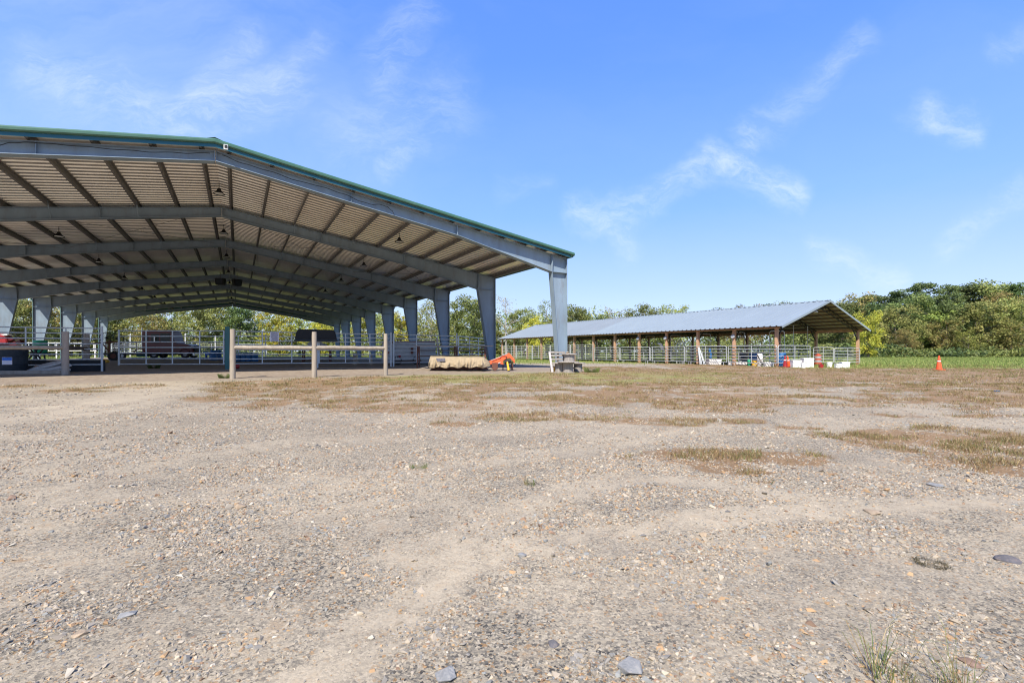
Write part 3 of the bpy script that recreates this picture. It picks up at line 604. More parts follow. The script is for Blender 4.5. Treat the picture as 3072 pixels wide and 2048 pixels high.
# ------------------------------------------------------------------ pipe panels and gates
def panel(label, p0, p1, zt, zb, nr, ups, group, name='corral_fence', cat='fence panel', rounded=False, ends=(None, None), zt1=None, zb1=None, r=.028, foot=0, mat='galv', base=None):
    """p0, p1 ground points; rails between zb and zt (zt1/zb1 at the far end); ups fractions of uprights; ends = (top, bottom) of end posts"""
    d = Vector((p1[0] - p0[0], p1[1] - p0[1])); Ln = d.length; t = thing(name, label, cat, (p0[0], p0[1], 0), math.atan2(d.y, d.x), group)
    zt1 = zt if zt1 is None else zt1; zb1 = zb if zb1 is None else zb1; m = M[mat]
    def zat(k, f): a = zb + (zt - zb) * k / (nr - 1); b = zb1 + (zt1 - zb1) * k / (nr - 1); return a + (b - a) * f
    if rounded:
        R = .13; pts = [(0, 0, zat(0, 0))]; 
        for (cx_, sx, f) in ((R, -1, 0), (Ln - R, 1, 1)):
            arc = []
            for k in range(6):
                a = k / 5 * math.pi / 2; arc.append((cx_ + sx * R * math.cos(a), 0, zat(nr - 1, f) - R + R * math.sin(a)))
            pts += arc if sx < 0 else arc[::-1]
        pts.append((Ln, 0, zat(0, 1)))
        mb = MB(); mb.tube(pts, r * 1.15, 7); mb.tube([(0, 0, zat(0, 0)), (Ln, 0, zat(0, 1))], r, 7); part('frame', mb, m, t, 60); ks = range(1, nr - 1)
    else:
        for f, e in ((0, ends[0]), (1, ends[1])):
            top, bot = e if e else (zat(nr - 1, f) + .01, zat(0, f) - .02)
            mb = MB(); mb.tube([(f * Ln, 0, bot), (f * Ln, 0, top)], r * 1.5, 8); part('end_post', mb, m, t, 60)
        ks = range(nr)
    for k in ks:
        mb = MB(); q = .012 if not rounded else 0; mb.tube([(q, 0, zat(k, 0)), (Ln - q, 0, zat(k, 1))], r * .92, 7); part('rail', mb, m, t, 60)
    for f in ups:
        mb = MB(); mb.tube([(f * Ln, -.012, zat(0, f) - .012), (f * Ln, -.012, zat(nr - 1, f) + .012)], r * 1.02, 7); part('upright', mb, m, t, 60)
    if foot:
        g = gz1(*p0)
        for f in (.1, .9):
            mb = MB(); a = zat(0, f); mb.tube([(f * Ln - .1, 0, g), (f * Ln - .1, 0, a), (f * Ln + .1, 0, a), (f * Ln + .1, 0, g)], r * .8, 6); part('foot', mb, m, t, 60)
    return t
FV = 7.3
def fa(px): x, y, u = on_a(px, FV); return (x, y)
def z_at(p, py): return Hh(py, p[1])
GA = 'pipe panels along the front of the arena'
p0, p1 = fa(-170), fa(306); panel('long pipe panel at the left end of the arena fence, behind the dark tub', p0, p1, z_at(p0, 978), z_at(p0, 1097), 8, (.49, .75), GA, ends=(None, (z_at(p1, 978), gz1(*p1))), zt1=z_at(p1, 985), zb1=z_at(p1, 1093))
gp1 = fa(672); Zg = gp1[1]; gp0 = (X(358, Zg), Zg - .02)
panel('wide pipe gate standing ajar in the gap left of the teal post', gp0, gp1, Hh(992, Zg), Hh(1092, Zg), 7, (.26, .51, .77), GA, 'pipe_gate', 'gate', ends=((Hh(989, Zg), Hh(1095, Zg)), None))
tp = fa(682); mb = MB(); mb.box((0, 0, (Hh(980, tp[1])) / 2), (.19, .19, Hh(980, tp[1]))); o = thing('steel_post', 'square teal steel gate post behind the tall round wooden post', 'post', (*tp, 0), TH)
part('shaft', mb, M['tealpost'], o, bevel=.006); mb = MB(); mb.box((0, 0, Hh(980, tp[1]) + .008), (.2, .2, .014)); part('cap', mb, M['tealpost'], o)
mb = MB(); [mb.box((-.1, -.04, z), (.08, .05, .06)) for z in (.5, 1.55)]; part('hinge', mb, M['tealpost'], o)
p0, p1 = fa(692), fa(953); panel('pipe panel carrying the white notice sign', p0, p1, z_at(p0, 993), z_at(p0, 1091), 8, (.345, .685), GA, ends=(None, (z_at(p1, 998), gz1(*p1))), zt1=z_at(p1, 998.5), zb1=z_at(p1, 1088.5))
p0, p1 = fa(957), fa(1173); panel('pipe panel between the middle and the right round wooden posts', p0, p1, z_at(p0, 999), z_at(p0, 1088.5), 8, (.35, .69), GA, ends=(None, (z_at(p1, 997), gz1(*p1))), zt1=z_at(p1, 1003), zb1=z_at(p1, 1087))
p0, p1 = fa(1181), fa(1370); panel('pipe panel in front of the grey trailer box, behind the bleacher', p0, p1, z_at(p0, 1003), z_at(p0, 1087.5), 8, (.345, .68), GA, ends=((z_at(p0, 1001), gz1(*p0)), (z_at(p1, 1000), gz1(*p1))), zt1=z_at(p1, 1008), zb1=z_at(p1, 1085))
p0 = fa(1375); p1 = (X(1456, p0[1] * 1.2), p0[1] * 1.2); panel('short pipe panel angled back towards the second right column', p0, p1, z_at(p0, 1008), z_at(p0, 1085), 8, (.36, .7), GA, zt1=Hh(1016, p1[1]), zb1=Hh(1080, p1[1]), ends=(None, (Hh(1015, p1[1]), .1)))
# notice sign: rows of small illegible print
sx, sy, su = on_a(823.5, FV - .06); w_, h_ = 24 / F * sy, 27 / F * sy; sz = Hh(1010.5, sy)
o = thing('notice_sign', 'white notice sign with rows of small print wired to the arena fence', 'sign', (sx, sy, sz), TH)
mb = MB(); mb.box((0, 0, 0), (w_, .006, h_)); part('board', mb, M['signw'], o, bevel=.002)
mb = MB(); r_ = random.Random(3)
for i in range(9):
    z = h_ * (.42 - i * .105); x = -w_ * .36 + w_ * .08 * (i in (6,))
    while x < w_ * (.36 - .1 * (i in (4, 6))):
        l = r_.uniform(.012, .04); mb.box((x + l / 2, -.0055, z), (l, .003, h_ * (.05 if i else .06))); x += l + .008
part('lettering', mb, M['ink'], o)
# dark low kick board under the left panel
a, b = fa(70), fa(305); ln = math.dist(a, b); mb = MB(); zt = Hh(1081, b[1]); mb.box((ln / 2, 0, zt / 2 + .06), (ln, .04, zt - .12)); mb.box((ln / 2, -.03, zt - .03), (ln, .02, .1)); [mb.box((ln * f, .05, zt / 2), (.09, .06, zt)) for f in (.02, .5, .98)]
solid('kick_board', mb, M['black'], 'low dark kick board along the foot of the left arena panel', 'board', (a[0] - sa * -.12, a[1] + ca * .12, 0), math.atan2(b[1] - a[1], b[0] - a[0]))

# ------------------------------------------------------------------ wooden rail fences
def log(p0, p1, r, seed, n=9, seg=12):
    r_ = random.Random(seed); p0, p1 = Vector(p0), Vector(p1); pts = []; rs = []
    for k in range(seg):
        f = k / (seg - 1); pts.append(p0.lerp(p1, f) + Vector((0, 0, r_.uniform(-.1, .1) * r))); rs.append(r * (1.0 - .12 * f) * r_.uniform(.94, 1.05))
    rs[0] *= .93; rs[-1] *= .93
    return MB().tube(pts, rs, n)
wf = [(X(px, Z), Z, h, r) for px, Z, h, r in ((698, 17.2, 1.8, .1), (943, 17.95, 1.74, .1), (1157, 19.4, 1.72, .088))]
ft = thing('rail_fence', 'peeled log hitching rail on three round posts in front of the arena', 'fence', (wf[0][0], wf[0][1], 0))
def loc(p, z=0): return (p[0] - wf[0][0], p[1] - wf[0][1], z)
for i, p in enumerate(wf): part('post', log(loc(p, -.05), loc(p, p[2]), p[3], 40 + i, 14), M['wood'], ft, 45)
for i, (a, b) in enumerate(zip(wf[:-1], wf[1:])): part('rail', log(loc(a, 1.13), loc(b, 1.12), .078, 50 + i, 12, 16), M['wood'], ft, 50)
wl = [(X(-260, 14.5), 14.5, 1.75, .11), (X(196, 17.6), 17.6, 1.73, .115), (X(260, 21.0), 21.0, 1.78, .12)]
fl = thing('rail_fence', 'weathered grey post and rail fence at the left, behind the grassy verge', 'fence', (wl[1][0], wl[1][1], 0))
def loc2(p, z=0): return (p[0] - wl[1][0], p[1] - wl[1][1], z)
for i, p in enumerate(wl): part('post', log(loc2(p, -.05), loc2(p, p[2]), p[3], 60 + i, 14), M['woodg'] if i else M['wood'], fl, 45)
part('rail', log(loc2(wl[0], 1.13), loc2(wl[1], 1.13), .085, 70, 10, 14), M['wood'], fl, 50); part('rail', log(loc2(wl[1], 1.12), loc2(wl[2], 1.12), .085, 71, 10), M['darkwood'], fl, 50)

# ------------------------------------------------------------------ things at the left of the arena
def at(px, Z): x, y = X(px, Z), Z; return (x, y, gz1(x, y))
tb = thing('storage_tub', 'big dark blue-black round tub with a blue and white label', 'tub', at(37, 18.3))
mb = MB(); mb.lathe([(.0, .0), (.40, .0), (.415, .03), (.43, .34), (.445, .35), (.445, .38), (.435, .39), (.44, .66), (.455, .67), (.455, .70), (.445, .71), (.45, .96), (.475, .965), (.475, 1.0), (.445, 1.0), (.435, .9), (.41, .12), (.0, .1)], 36, cap=False); part('shell', mb, M['navy'], tb, 35)
mb = MB(); n = 8; vs = []
for k in range(n + 1):
    a = math.radians(-80 + 36 * k / n); vs += [(.452 * math.cos(a), .452 * math.sin(a), .36), (.452 * math.cos(a), .452 * math.sin(a), .64)]
mb.add(vs, [(2 * k, 2 * k + 2, 2 * k + 3, 2 * k + 1) for k in range(n)]); lab = part('label', mb, M['signw'], tb, 60)
mb = MB(); vs = [];
for k in range(n + 1):
    a = math.radians(-79 + 34 * k / n); vs += [(.456 * math.cos(a), .456 * math.sin(a), .52), (.456 * math.cos(a), .456 * math.sin(a), .63)]
mb.add(vs, [(2 * k, 2 * k + 2, 2 * k + 3, 2 * k + 1) for k in range(n)]); part('blue_panel', mb, M['bluesign'], lab, 60)
def slab(px, Z, sx, sy, sz, rx, ry, rz, label, mat='concrete', name='concrete_slab', cat='slab', lift=0, seed=0):
    r_ = random.Random(seed); mb = MB(); n = 7; top = []
    for k in range(n): a = k / n * 6.283; top.append((math.cos(a) * sx * r_.uniform(.42, .56), math.sin(a) * sy * r_.uniform(.4, .55)))
    mb.add([(x, y, -sz / 2) for x, y in top] + [(x * .98, y * .98, sz / 2) for x, y in top], [tuple(range(n)), tuple(range(2 * n - 1, n - 1, -1))] + [(k, n + k, n + (k + 1) % n, (k + 1) % n) for k in range(n)])
    o = solid(name, mb, M[mat], label, cat, bevel=.01); x, y, z = at(px, Z); o.location = (x, y, z + lift); o.rotation_euler = (rx, ry, rz); return o
slab(100, 18.5, .75, .5, .1, .25, -.42, .3, 'pale broken concrete slab tipped against the dark tub', lift=.16, seed=1)
slab(92, 18.0, .6, .3, .09, .2, -.15, .2, 'small bright concrete slab lying at the foot of the rubble pile', lift=.05, seed=2)
slab(117, 18.6, .4, .35, .25, .1, .3, .9, 'brown lump of rubble in the middle of the slab pile', 'rockbrown', 'rubble_lump', 'rubble', .16, 3)
slab(150, 18.7, 1.1, .7, .09, .3, -.22, .15, 'large grey slab, topmost of the stack behind the weathered post', lift=.34, seed=4)
slab(160, 18.6, 1.2, .7, .09, .22, -.16, .25, 'large grey slab, middle one of the stack behind the weathered post', lift=.22, seed=5)
slab(155, 18.5, 1.3, .75, .09, .12, -.1, .1, 'large grey slab, lowest of the stack behind the weathered post', lift=.09, seed=6)
a, b = at(-60, 17.6), at(186, 18.1); mb = MB(); mb.bar((0, 0, .07), (b[0] - a[0], b[1] - a[1], .07), .16, .14); solid('timber_beam', mb, M['woodg'], 'long grey timber lying on the ground below the dark tub', 'timber', a, bevel=.015)

# ------------------------------------------------------------------ vehicles and gear inside the arena
def wheel(parent, x, y, r, w, name='wheel', rimmat='grey'):
    o = link(name, None, parent); o.location = (x, y, r)
    mb = MB(); mb.lathe([(r * .55, -w / 2), (r * .9, -w / 2), (r, -w * .32), (r, w * .32), (r * .9, w / 2), (r * .55, w / 2)], 24, cap=False)
    tr = part('tyre', mb, M['rubber'], o, 40); tr.rotation_euler = (math.pi / 2, 0, 0)
    mb = MB(); mb.lathe([(0, -w * .3), (r * .2, -w * .36), (r * .56, -w * .25), (r * .56, w * .25), (r * .2, w * .36), (0, w * .3)], 20, cap=False); rm_ = part('rim', mb, M[rimmat], o, 40); rm_.rotation_euler = (math.pi / 2, 0, 0)
    return o
# red tractor truck, facing right
tx = at(512, 58); tk = thing('truck', 'dark red truck tractor with tall cab parked behind the wide pipe gate', 'truck', (tx[0], tx[1], tx[2]), TH * .3)
K = 58 / F
def u(px): return (px - 512) * K
def h(py): return Hh(py, 58) - tx[2]
mb = MB(); mb.prism([(u(450), h(1058)), (u(450), h(996)), (u(458), h(991)), (u(520), h(991)), (u(528), h(996)), (u(535), h(1022)), (u(540), h(1030)), (u(570), h(1032)), (u(582), h(1038)), (u(585), h(1058))], -1.15, 1.15); part('body', mb, M['maroon'], tk, bevel=.04)
for x0, x1, y0, y1 in ((455, 467, 1005, 1024), (474, 495, 1003, 1029), (499, 524, 1001, 1028)):
    mb = MB(); mb.box(((u(x0) + u(x1)) / 2, -1.165, (h(y0) + h(y1)) / 2), (u(x1) - u(x0), .03, h(y0) - h(y1))); part('window', mb, M['glass'], tk, bevel=.012)
mb = MB(); mb.prism([(u(521), h(1000)), (u(523.5), h(1000)), (u(531), h(1024)), (u(528.5), h(1024))], -1.0, 1.0); part('windshield', mb, M['glass'], tk)
mb = MB(); mb.box((u(586.5), 0, h(1046)), (.08, 1.7, .75)); part('grille', mb, M['black'], tk, bevel=.02)
mb = MB(); mb.box((u(588), 0, h(1062)), (.25, 2.3, .35)); part('bumper', mb, M['chrome'], tk, bevel=.04)
mb = MB(); mb.box((u(510), 0, h(1062)), (6.2, .9, .22)); mb.box((u(444), 0, h(1059)), (1.2, .9, .2)); part('chassis', mb, M['black'], tk)
mb = MB(); mb.tube([(u(436), -1.0, h(1062)), (u(466), -1.0, h(1062))], .3, 16); part('fuel_tank', mb, M['tealpost'], tk, 50)
mb = MB(); mb.tube([(u(447), -.9, h(1045)), (u(447), -.9, h(984))], .07, 10); part('exhaust_stack', mb, M['chrome'], tk, 50)
mb = MB(); mb.box((u(486), -1.32, h(1018)), (.12, .2, .62)); part('mirror', mb, M['chrome'], tk, bevel=.02)
for px in (480, 564):
    for yy_ in (-.98, .98): wheel(tk, u(px), yy_, .5, .3)
for px in (444, 564):
    mb = MB(); mb.tube([(u(px) + .62 * math.cos(a), -1.18, .52 + .62 * math.sin(a)) for a in np.linspace(0, math.pi, 9)], .06, 6); part('fender', mb, M['maroon'], tk, 50)
# red utility tractor at the left edge
t0 = at(14, 33); tr = thing('tractor', 'bright red tractor bonnet at the left edge behind the pipe panel', 'tractor', t0, TH * .4); K2 = 33 / F
def u2(px): return (px - 14) * K2
def h2(py): return Hh(py, 33) - t0[2]
mb = MB(); mb.prism([(u2(-60), h2(1034)), (u2(-60), h2(996)), (u2(-5), h2(999)), (u2(20), h2(1006)), (u2(30), h2(1018)), (u2(32), h2(1034))], -.4, .4); part('bonnet', mb, M['red'], tr, bevel=.05)
mb = MB(); mb.prism([(u2(10), h2(1003)), (u2(28), h2(1002)), (u2(30), h2(1006)), (u2(13), h2(1007))], -.3, .3); part('headlight', mb, M['lens'], tr)
mb = MB(); mb.bar((u2(20), 0, h2(1022)), (u2(58), 0, h2(1012)), .5, .12); mb.bar((u2(25), 0, h2(1040)), (u2(60), 0, h2(1024)), .5, .25); part('loader_arm', mb, M['maroon'], tr)
mb = MB(); mb.box((u2(-20), 0, h2(1040)), (1.8, .6, .4)); part('chassis', mb, M['black'], tr)
for px, r in ((-50, .7), (18, .45)):
    for yy_ in (-.7, .7): wheel(tr, u2(px), yy_, r, .35)
def drum(px, Z, w, hh, mat, label, name='barrel', cat='barrel', rings=2, lift=0, group=None, loc3=None):
    p = loc3 or at(px, Z); o = thing(name, label, cat, (p[0], p[1], p[2] + lift), 0, group); R = w / 2; pr = [(0, 0), (R * .93, 0), (R * .97, .03 * hh)]
    for k in range(rings):
        z = hh * (k + 1) / (rings + 1); pr += [(R * .97, z - .03 * hh), (R, z - .015 * hh), (R, z + .015 * hh), (R * .97, z + .03 * hh)]
    pr += [(R * .97, hh * .96), (R * .92, hh), (R * .88, hh), (R * .87, hh * .975), (0, hh * .975)]
    part('shell', MB().lathe(pr, 22, cap=False), M[mat], o, 40); mb = MB(); mb.lathe([(0, hh * .98), (.04, hh * .98), (.04, hh * 1.0), (0, hh * 1.0)], 8, c=(R * .5, 0, 0), cap=False); part('bung', mb, M['black'], o); return o
pp = at(121, 29); drum(121, 29, .68, .76, 'tealdrum', 'bright green plastic barrel hanging in view above the left rail', lift=Hh(1058, 29) - pp[2])
mb = MB(); hgt = Hh(1058, 29) - pp[2]; [mb.bar((dx, 0, 0), (dx * .6, 0, hgt), .06, .06) for dx in (-.35, .35)]; mb.bar((-.4, 0, hgt - .03), (.4, 0, hgt - .03), .5, .06)
solid('barrel_stand', mb, M['black'], 'black leaning steel stand under the green barrel', 'stand', pp)
q = at(93, 27); mb = MB(); [mb.bar((-.5 + d, 0, 0), (.25 + d, .1, .95), .07, .05) for d in (0, .32)]; [mb.bar((.6 + d, 0, 0), (-.1 + d, .1, .95), .07, .05) for d in (0, .2)]; mb.box((.1, 0, .25), (1.3, .3, .3))
solid('saw_horse', mb, M['black'], 'black folded metal frame standing right of the dark tub', 'frame', q)
q = at(292, 30); mb = MB(); mb.prism([(-.5, .42), (.45, .36), (.55, .2), (.5, .12), (-.5, .2)], -.4, .4); o = thing('mower_deck', 'orange-yellow implement deck on the ground behind the left gate gap', 'implement', q, TH)
part('deck', mb, M['yellow'], o, bevel=.03); mb = MB(); mb.tube([(-.6, 0, .38), (-1.3, 0, .3)], .06, 8); part('tow_bar', mb, M['rust'], o)
q = at(328, 44); rk = thing('hay_rake', 'rusty red rake frame with dark tines beyond the left gate gap', 'implement', q, TH)
mb = MB(); mb.bar((0, 0, .3), (0, 0, 1.9), .12, .12); mb.bar((-2.6, 0, 1.5), (.9, 0, 1.75), .12, .1); mb.bar((0, 0, .8), (-.5, 0, 1.6), .1, .1); part('frame', mb, M['rust'], rk)
r_ = random.Random(5)
for cx_, cz in ((-.2, 2.1), (.55, 2.0), (-2.2, 1.9)):
    mb = MB(); mb.tube([(cx_ + .5 * math.cos(a), r_.uniform(-.03, .03), cz + .5 * math.sin(a)) for a in np.linspace(0, 6.283, 15)], .03, 5)
    for a in np.linspace(0, 6.0, 18): mb.tube([(cx_, 0, cz), (cx_ + .68 * math.cos(a), .1, cz + .68 * math.sin(a))], .014, 4)
    part('tine_wheel', mb, M['black'], rk)
for dy in (-.4, .4): wheel(rk, .35, dy, .42, .24, rimmat='rust')
# flatbed with pale slatted load
q = at(390, 52); fb = thing('flatbed_trailer', 'low black flatbed trailer with pale slatted side boards', 'trailer', q, TH * .2); K3 = 52 / F
mb = MB(); mb.box((0, 0, Hh(1061, 52) - q[2]), (118 * K3, 2, .22)); part('bed', mb, M['black'], fb)
for py in (1030, 1035, 1040): mb = MB(); mb.box((.1, -.9, Hh(py, 52) - q[2]), (62 * K3, .05, .1)); part('side_board', mb, M['white'], fb)
for px in (-30, 30): mb = MB(); mb.box((px * K3 + .1, -.85, Hh(1043, 52) - q[2]), (.08, .06, 1.1)); part('stake', mb, M['woodg'], fb)
for px in (-22, -4): wheel(fb, px * K3, -.95, .36, .22)
q = at(352, 53); mb = MB(); [mb.box((i * .16 - .9, 0, 1.0), (.06, .03, 1.4)) for i in range(12)]; [mb.box((0, .03, z), (2.1, .03, .08)) for z in (.5, 1.0, 1.5)]
solid('lattice_screen', mb, M['white'], 'white lattice panel standing behind the rake', 'panel', q, TH)
# pale picket railing beyond the left columns, white posts beyond the arena
q = at(168, 62); mb = MB(); [mb.box((i * .75 - 4.6, 0, 1.6), (.07, .05, 1.15)) for i in range(13)]; [mb.box((0, .05, z), (9.4, .05, .08)) for z in (1.05, 2.1)]; [mb.box((x, .1, 1.05), (.12, .12, 2.1)) for x in (-4.5, 0, 4.5)]
solid('picket_railing', mb, M['white'], 'white picket railing seen far under the arena between the left columns', 'railing', q, TH * .3)
for i, (px, t_, b_, nm) in enumerate(((391, 1003, 1030, 'left of the red truck'), (556, 1002, 1024, 'just right of the red truck'), (646, 1010, 1036, 'just left of the teal post'), (797, 1006, 1036, 'left of the notice sign'), (715, 1010, 1034, 'beyond the log rail near the tall round post'))):
    q = at(px, 72); mb = MB(); mb.box((0, 0, (Hh(t_, 72)) / 2), (.11, .11, Hh(t_, 72))); mb.lathe([(.11, Hh(t_, 72)), (.0, Hh(t_, 72) + .1)], 4); solid('white_post', mb, M['white'], f'white fence post far beyond the arena, {nm}', 'post', q, group='white posts beyond the arena')
p0, p1 = at(590, 70), at(800, 76); panel('long low pipe fence far beyond the arena, right of the truck', p0[:2], p1[:2], 2.1, .5, 6, (.2, .4, .6, .8), 'far pipe fences', r=.035)
p0, p1 = at(335, 68), at(450, 70); panel('pipe fence far beyond the arena, behind the slatted trailer', p0[:2], p1[:2], 2.1, .5, 6, (.33, .66), 'far pipe fences', r=.035)
drum(641, 46, .6, .98, 'blue', 'blue plastic barrel standing left of the teal post', group='blue barrels in the arena'); drum(655, 47.5, .6, .95, 'blue', 'darker blue barrel half hidden by the teal post', group='blue barrels in the arena')
q = at(625, 47); mb = MB(); mb.box((0, 0, .62), (.5, .4, .3)); mb.box((0, 0, .79), (.54, .44, .05)); [mb.box((dx, 0, .24), (.05, .3, .47)) for dx in (-.2, .2)]; solid('cooler', mb, M['bluesign'], 'light blue box on short legs beside the blue barrels', 'cooler', q, bevel=.01)
for px, nm in ((716, 'leftmost'), (733, 'second'), (749, 'third'), (765, 'rightmost')): drum(px, 40, .52, .72, 'blue', f'blue drum in the row behind the log rail, {nm} of four', group='row of blue drums')
# black hood hung over the fence, tarp, red-legged table behind
hx, hy, hu = on_a(949, FV - .22); hd = thing('truck_bed_cover', 'black plastic hood with a folded lip hung over the arena fence', 'cover', (hx, hy, 0), TH); K4 = hy / F / (ca - (949 - CX) / F * sa * -1) if False else hy / F
mb = MB(); wt, wb = 104 * K4 / 2 * 1.02, 116 * K4 / 2 * 1.02; z1, z0 = Hh(988, hy), Hh(1018, hy)
pts = [(-wb, z0), (-wt, z1 - .08), (-wt + .1, z1), (wt - .1, z1), (wt, z1 - .08), (wb, z0)]; mb.prism(pts, -.05, .12); part('hood', mb, M['black'], hd, bevel=.025)
mb = MB(); mb.prism([(-wb - .03, z0 - .1), (-wb, z0 - .005), (wb, z0 - .005), (wb + .03, z0 - .1)], -.12, .12); part('lip', mb, M['navy'], hd, bevel=.015)
tb_ = at(950, 38); t_ = thing('work_table', 'table on pale red steel legs inside the arena, draped with a grey sheet', 'table', tb_, TH * .5); K5 = 38 / F
for px in (911, 987):
    for dy in (0, .9): mb = MB(); mb.bar(((px - 950) * K5, dy, 0), ((px - 950) * K5 * .98, dy, 1.25), .1, .1); part('leg', mb, M['rust'], t_)
mb = MB(); mb.box((0, .45, 1.29), (2.3, 1.1, .06)); part('tabletop', mb, M['woodg'], t_); mb = MB(); mb.bar((-1.0, 0, .1), (1.0, 0, .35), .04, .04); part('brace', mb, M['rust'], t_)
mb = MB(); mb.prism([(-.75, 1.33), (-.7, 1.55), (-.2, 1.7), (.2, 1.62), (.75, 1.4), (.75, 1.33)], .1, .8); part('sheet', mb, M['grey'], t_, bevel=.05)
for px, Z, w, hh, lb in ((1065, 30, .24, .75, 'tan upright board of the rough stand behind the third pipe panel, left one'), (1112, 30, .22, .7, 'tan upright board of the rough stand behind the third pipe panel, right one')):
    q = at(px, Z); mb = MB(); mb.box((0, 0, hh / 2), (w, .05, hh)); mb.box((0, .05, hh * .2), (w * 1.3, .06, .1)); solid('board', mb, M['wood'], lb, 'board', q, TH, bevel=.004)
q = at(709, 23.2); mb = MB(); mb.lathe([(0, 0), (.1, .02), (.16, .12), (.13, .22), (.05, .27), (0, .27)], 16, cap=False); solid('red_ball', mb, M['red'], 'small red ball lying under the fence beside the tall round post', 'ball', q, smooth=60)

# grey trailer box behind the right panel
q = at(1236, 30.5); gt = thing('trailer', 'dented grey sheet-metal trailer box behind the right pipe panel', 'trailer', q, TH * .55); K6 = 30.5 / F
def u6(px): return (px - 1236) * K6
def h6(py): return Hh(py, 30.5) - q[2]
mb = MB(); mb.prism([(u6(1150), h6(1088)), (u6(1150), h6(1023)), (u6(1232), h6(1023)), (u6(1262), h6(1022)), (u6(1306), h6(1021)), (u6(1308), h6(1088))], 0, 1.9); part('box', mb, M['grey'], gt, bevel=.03)
for px in (1190, 1230, 1270): mb = MB(); mb.box((u6(px), -.02, h6(1055)), (.06, .04, 1.3)); part('rib', mb, M['grey'], gt)
mb = MB(); mb.box((u6(1228), -.025, h6(1027)), (3.3, .05, .1)); part('top_rail', mb, M['rust'], gt)
for px, py in ((1200, 1069), (1166, 1059)): mb = MB(); mb.prism([(u6(px) - .1, h6(py) + .08), (u6(px) + .1, h6(py) + .08), (u6(px), h6(py) - .12)], -.04, -.005); part('reflector', mb, M['red'], gt)
for px in (1195, 1250): wheel(gt, u6(px), .1, .3, .2)
mb = MB(); mb.box((u6(1236), -.05, h6(1054)), (.16, .1, .5)); part('jack', mb, M['rust'], gt); mb = MB(); mb.box((u6(1225), -.2, h6(1082)), (1.6, .3, .08)); part('step', mb, M['darkwood'], gt)

# ------------------------------------------------------------------ bleacher, mower, spools
q = at(1360, 24.6); bz = thing('bleacher', 'rusty pipe bleacher with three bare plank rows beside the covered mower', 'bleacher', q, TH * .25); K7 = 24.6 / F
def u7(px): return (px - 1360) * K7
def h7(py): return Hh(py, 24.6) - q[2]
for py, dy, a, b, nm in ((1037, 1.0, 1240, 1484, 'seat_plank'), (1051, .55, 1258, 1450, 'seat_plank'), (1067, .1, 1262, 1440, 'seat_plank')):
    mb = MB(); mb.box(((u7(a) + u7(b)) / 2, dy, h7(py)), (u7(b) - u7(a), .26, .05)); part(nm, mb, M['darkwood'] if dy < 1 else M['woodg'], bz, bevel=.004)
for px in (1250, 1256, 1364, 1372, 1450, 1462):
    mb = MB(); mb.tube([(u7(px), 1.0 if px % 4 == 0 else .9, 0), (u7(px), 1.0, h7(1039))], .032, 8); part('leg', mb, M['rust'], bz, 50)
for px in (1254, 1368, 1456):
    mb = MB(); mb.tube([(u7(px), 0, .0), (u7(px), .1, h7(1069)), (u7(px), .55, h7(1053)), (u7(px), 1.0, h7(1040))], .03, 7); mb.tube([(u7(px), 0, .03), (u7(px), 1.2, .03)], .03, 7); part('side_frame', mb, M['rust'], bz, 50)
mb = MB(); mb.tube([(u7(1252), .95, h7(1085)), (u7(1458), .95, h7(1085))], .022, 6); part('stretcher', mb, M['rust'], bz, 50)
q = at(1322, 25.6); mb = MB(); mb.tube([(0, 0, 0), (-.05, .02, .5), (-.13, .05, 1.0), (-.2, .05, 1.45)], [.035, .04, .035, .05], 8); mb.lathe([(0, 0), (.07, .02), (.05, .15), (0, .18)], 8, c=(-.2, .05, 1.4), cap=False); solid('leaning_pole', mb, M['palebark'], 'pale green pole leaning up behind the mower tarp', 'pole', q, smooth=60)
# disc mower under its canvas
q = at(1378, 23.6); mw = thing('disc_mower', 'orange disc mower with a wrinkled tan canvas cover over its cutter bar', 'mower', q, math.radians(5)); K8 = 23.6 / F
def u8(px): return (px - 1378) * K8
def canvas():
    nu, nv = 90, 46; V = []; r8 = np.random.default_rng(4)
    for i in range(nu + 1):
        f = i / nu; x = u8(1294) + (u8(1466) - u8(1294)) * f
        w = .62; hh = .70 - .05 * f; endf = min(1, f / .03 + .0); end2 = min(1, (1 - f) / .09)
        for j in range(nv + 1):
            g = j / nv; k = (g - .5) * 2                     # -1 front hem .. 1 rear hem
            a = abs(k)
            if a < .42: yy_ = k / .42 * w * .78; zz_ = hh - .025 * (a / .42) ** 2
            else: t = (a - .42) / .58; yy_ = math.copysign(w * .78 + .2 * t + .05 * math.sin(t * 3), k); zz_ = hh - .03 - (hh - .2) * t
            fold = (fbm(np.array([f * 16 + 3.0]), np.array([a * 2.4 + (5 if k > 0 else 0)]), 3)[0] - .5) * .42 * min(1, max(0, a - .4) * 3) + .15 * math.sin(f * 34 + 4 * math.sin(f * 9) + 2.5 * a) * max(0, a - .42) ** .8
            yy_ += math.copysign(fold, k); zz_ += (fbm(np.array([f * 9.0]), np.array([g * 7.0 + 2]), 3)[0] - .5) * .05 * (a < .5) - .03 * (a > .97) * math.sin(f * 30)
            s = (.35 + .65 * end2 ** .5) if end2 < 1 else 1
            xx = x - .14 * max(0, a - .4) * (f < .03) + (.1 * a * (1 - end2) if end2 < 1 else 0); V.append((xx, yy_ * (s if end2 < 1 else 1), zz_ if end2 >= 1 else .2 + (zz_ - .2) * (.55 + .45 * end2)))
    Fq = []
    for i in range(nu):
        for j in range(nv): a = i * (nv + 1) + j; Fq.append((a, a + 1, a + nv + 2, a + nv + 1))
    n0 = nv + 1                                             # close the ends
    mb = MB().add(V, Fq); mb.f.append(tuple(range(nv, -1, -1))); mb.f.append(tuple(nu * n0 + k for k in range(n0))); return mb
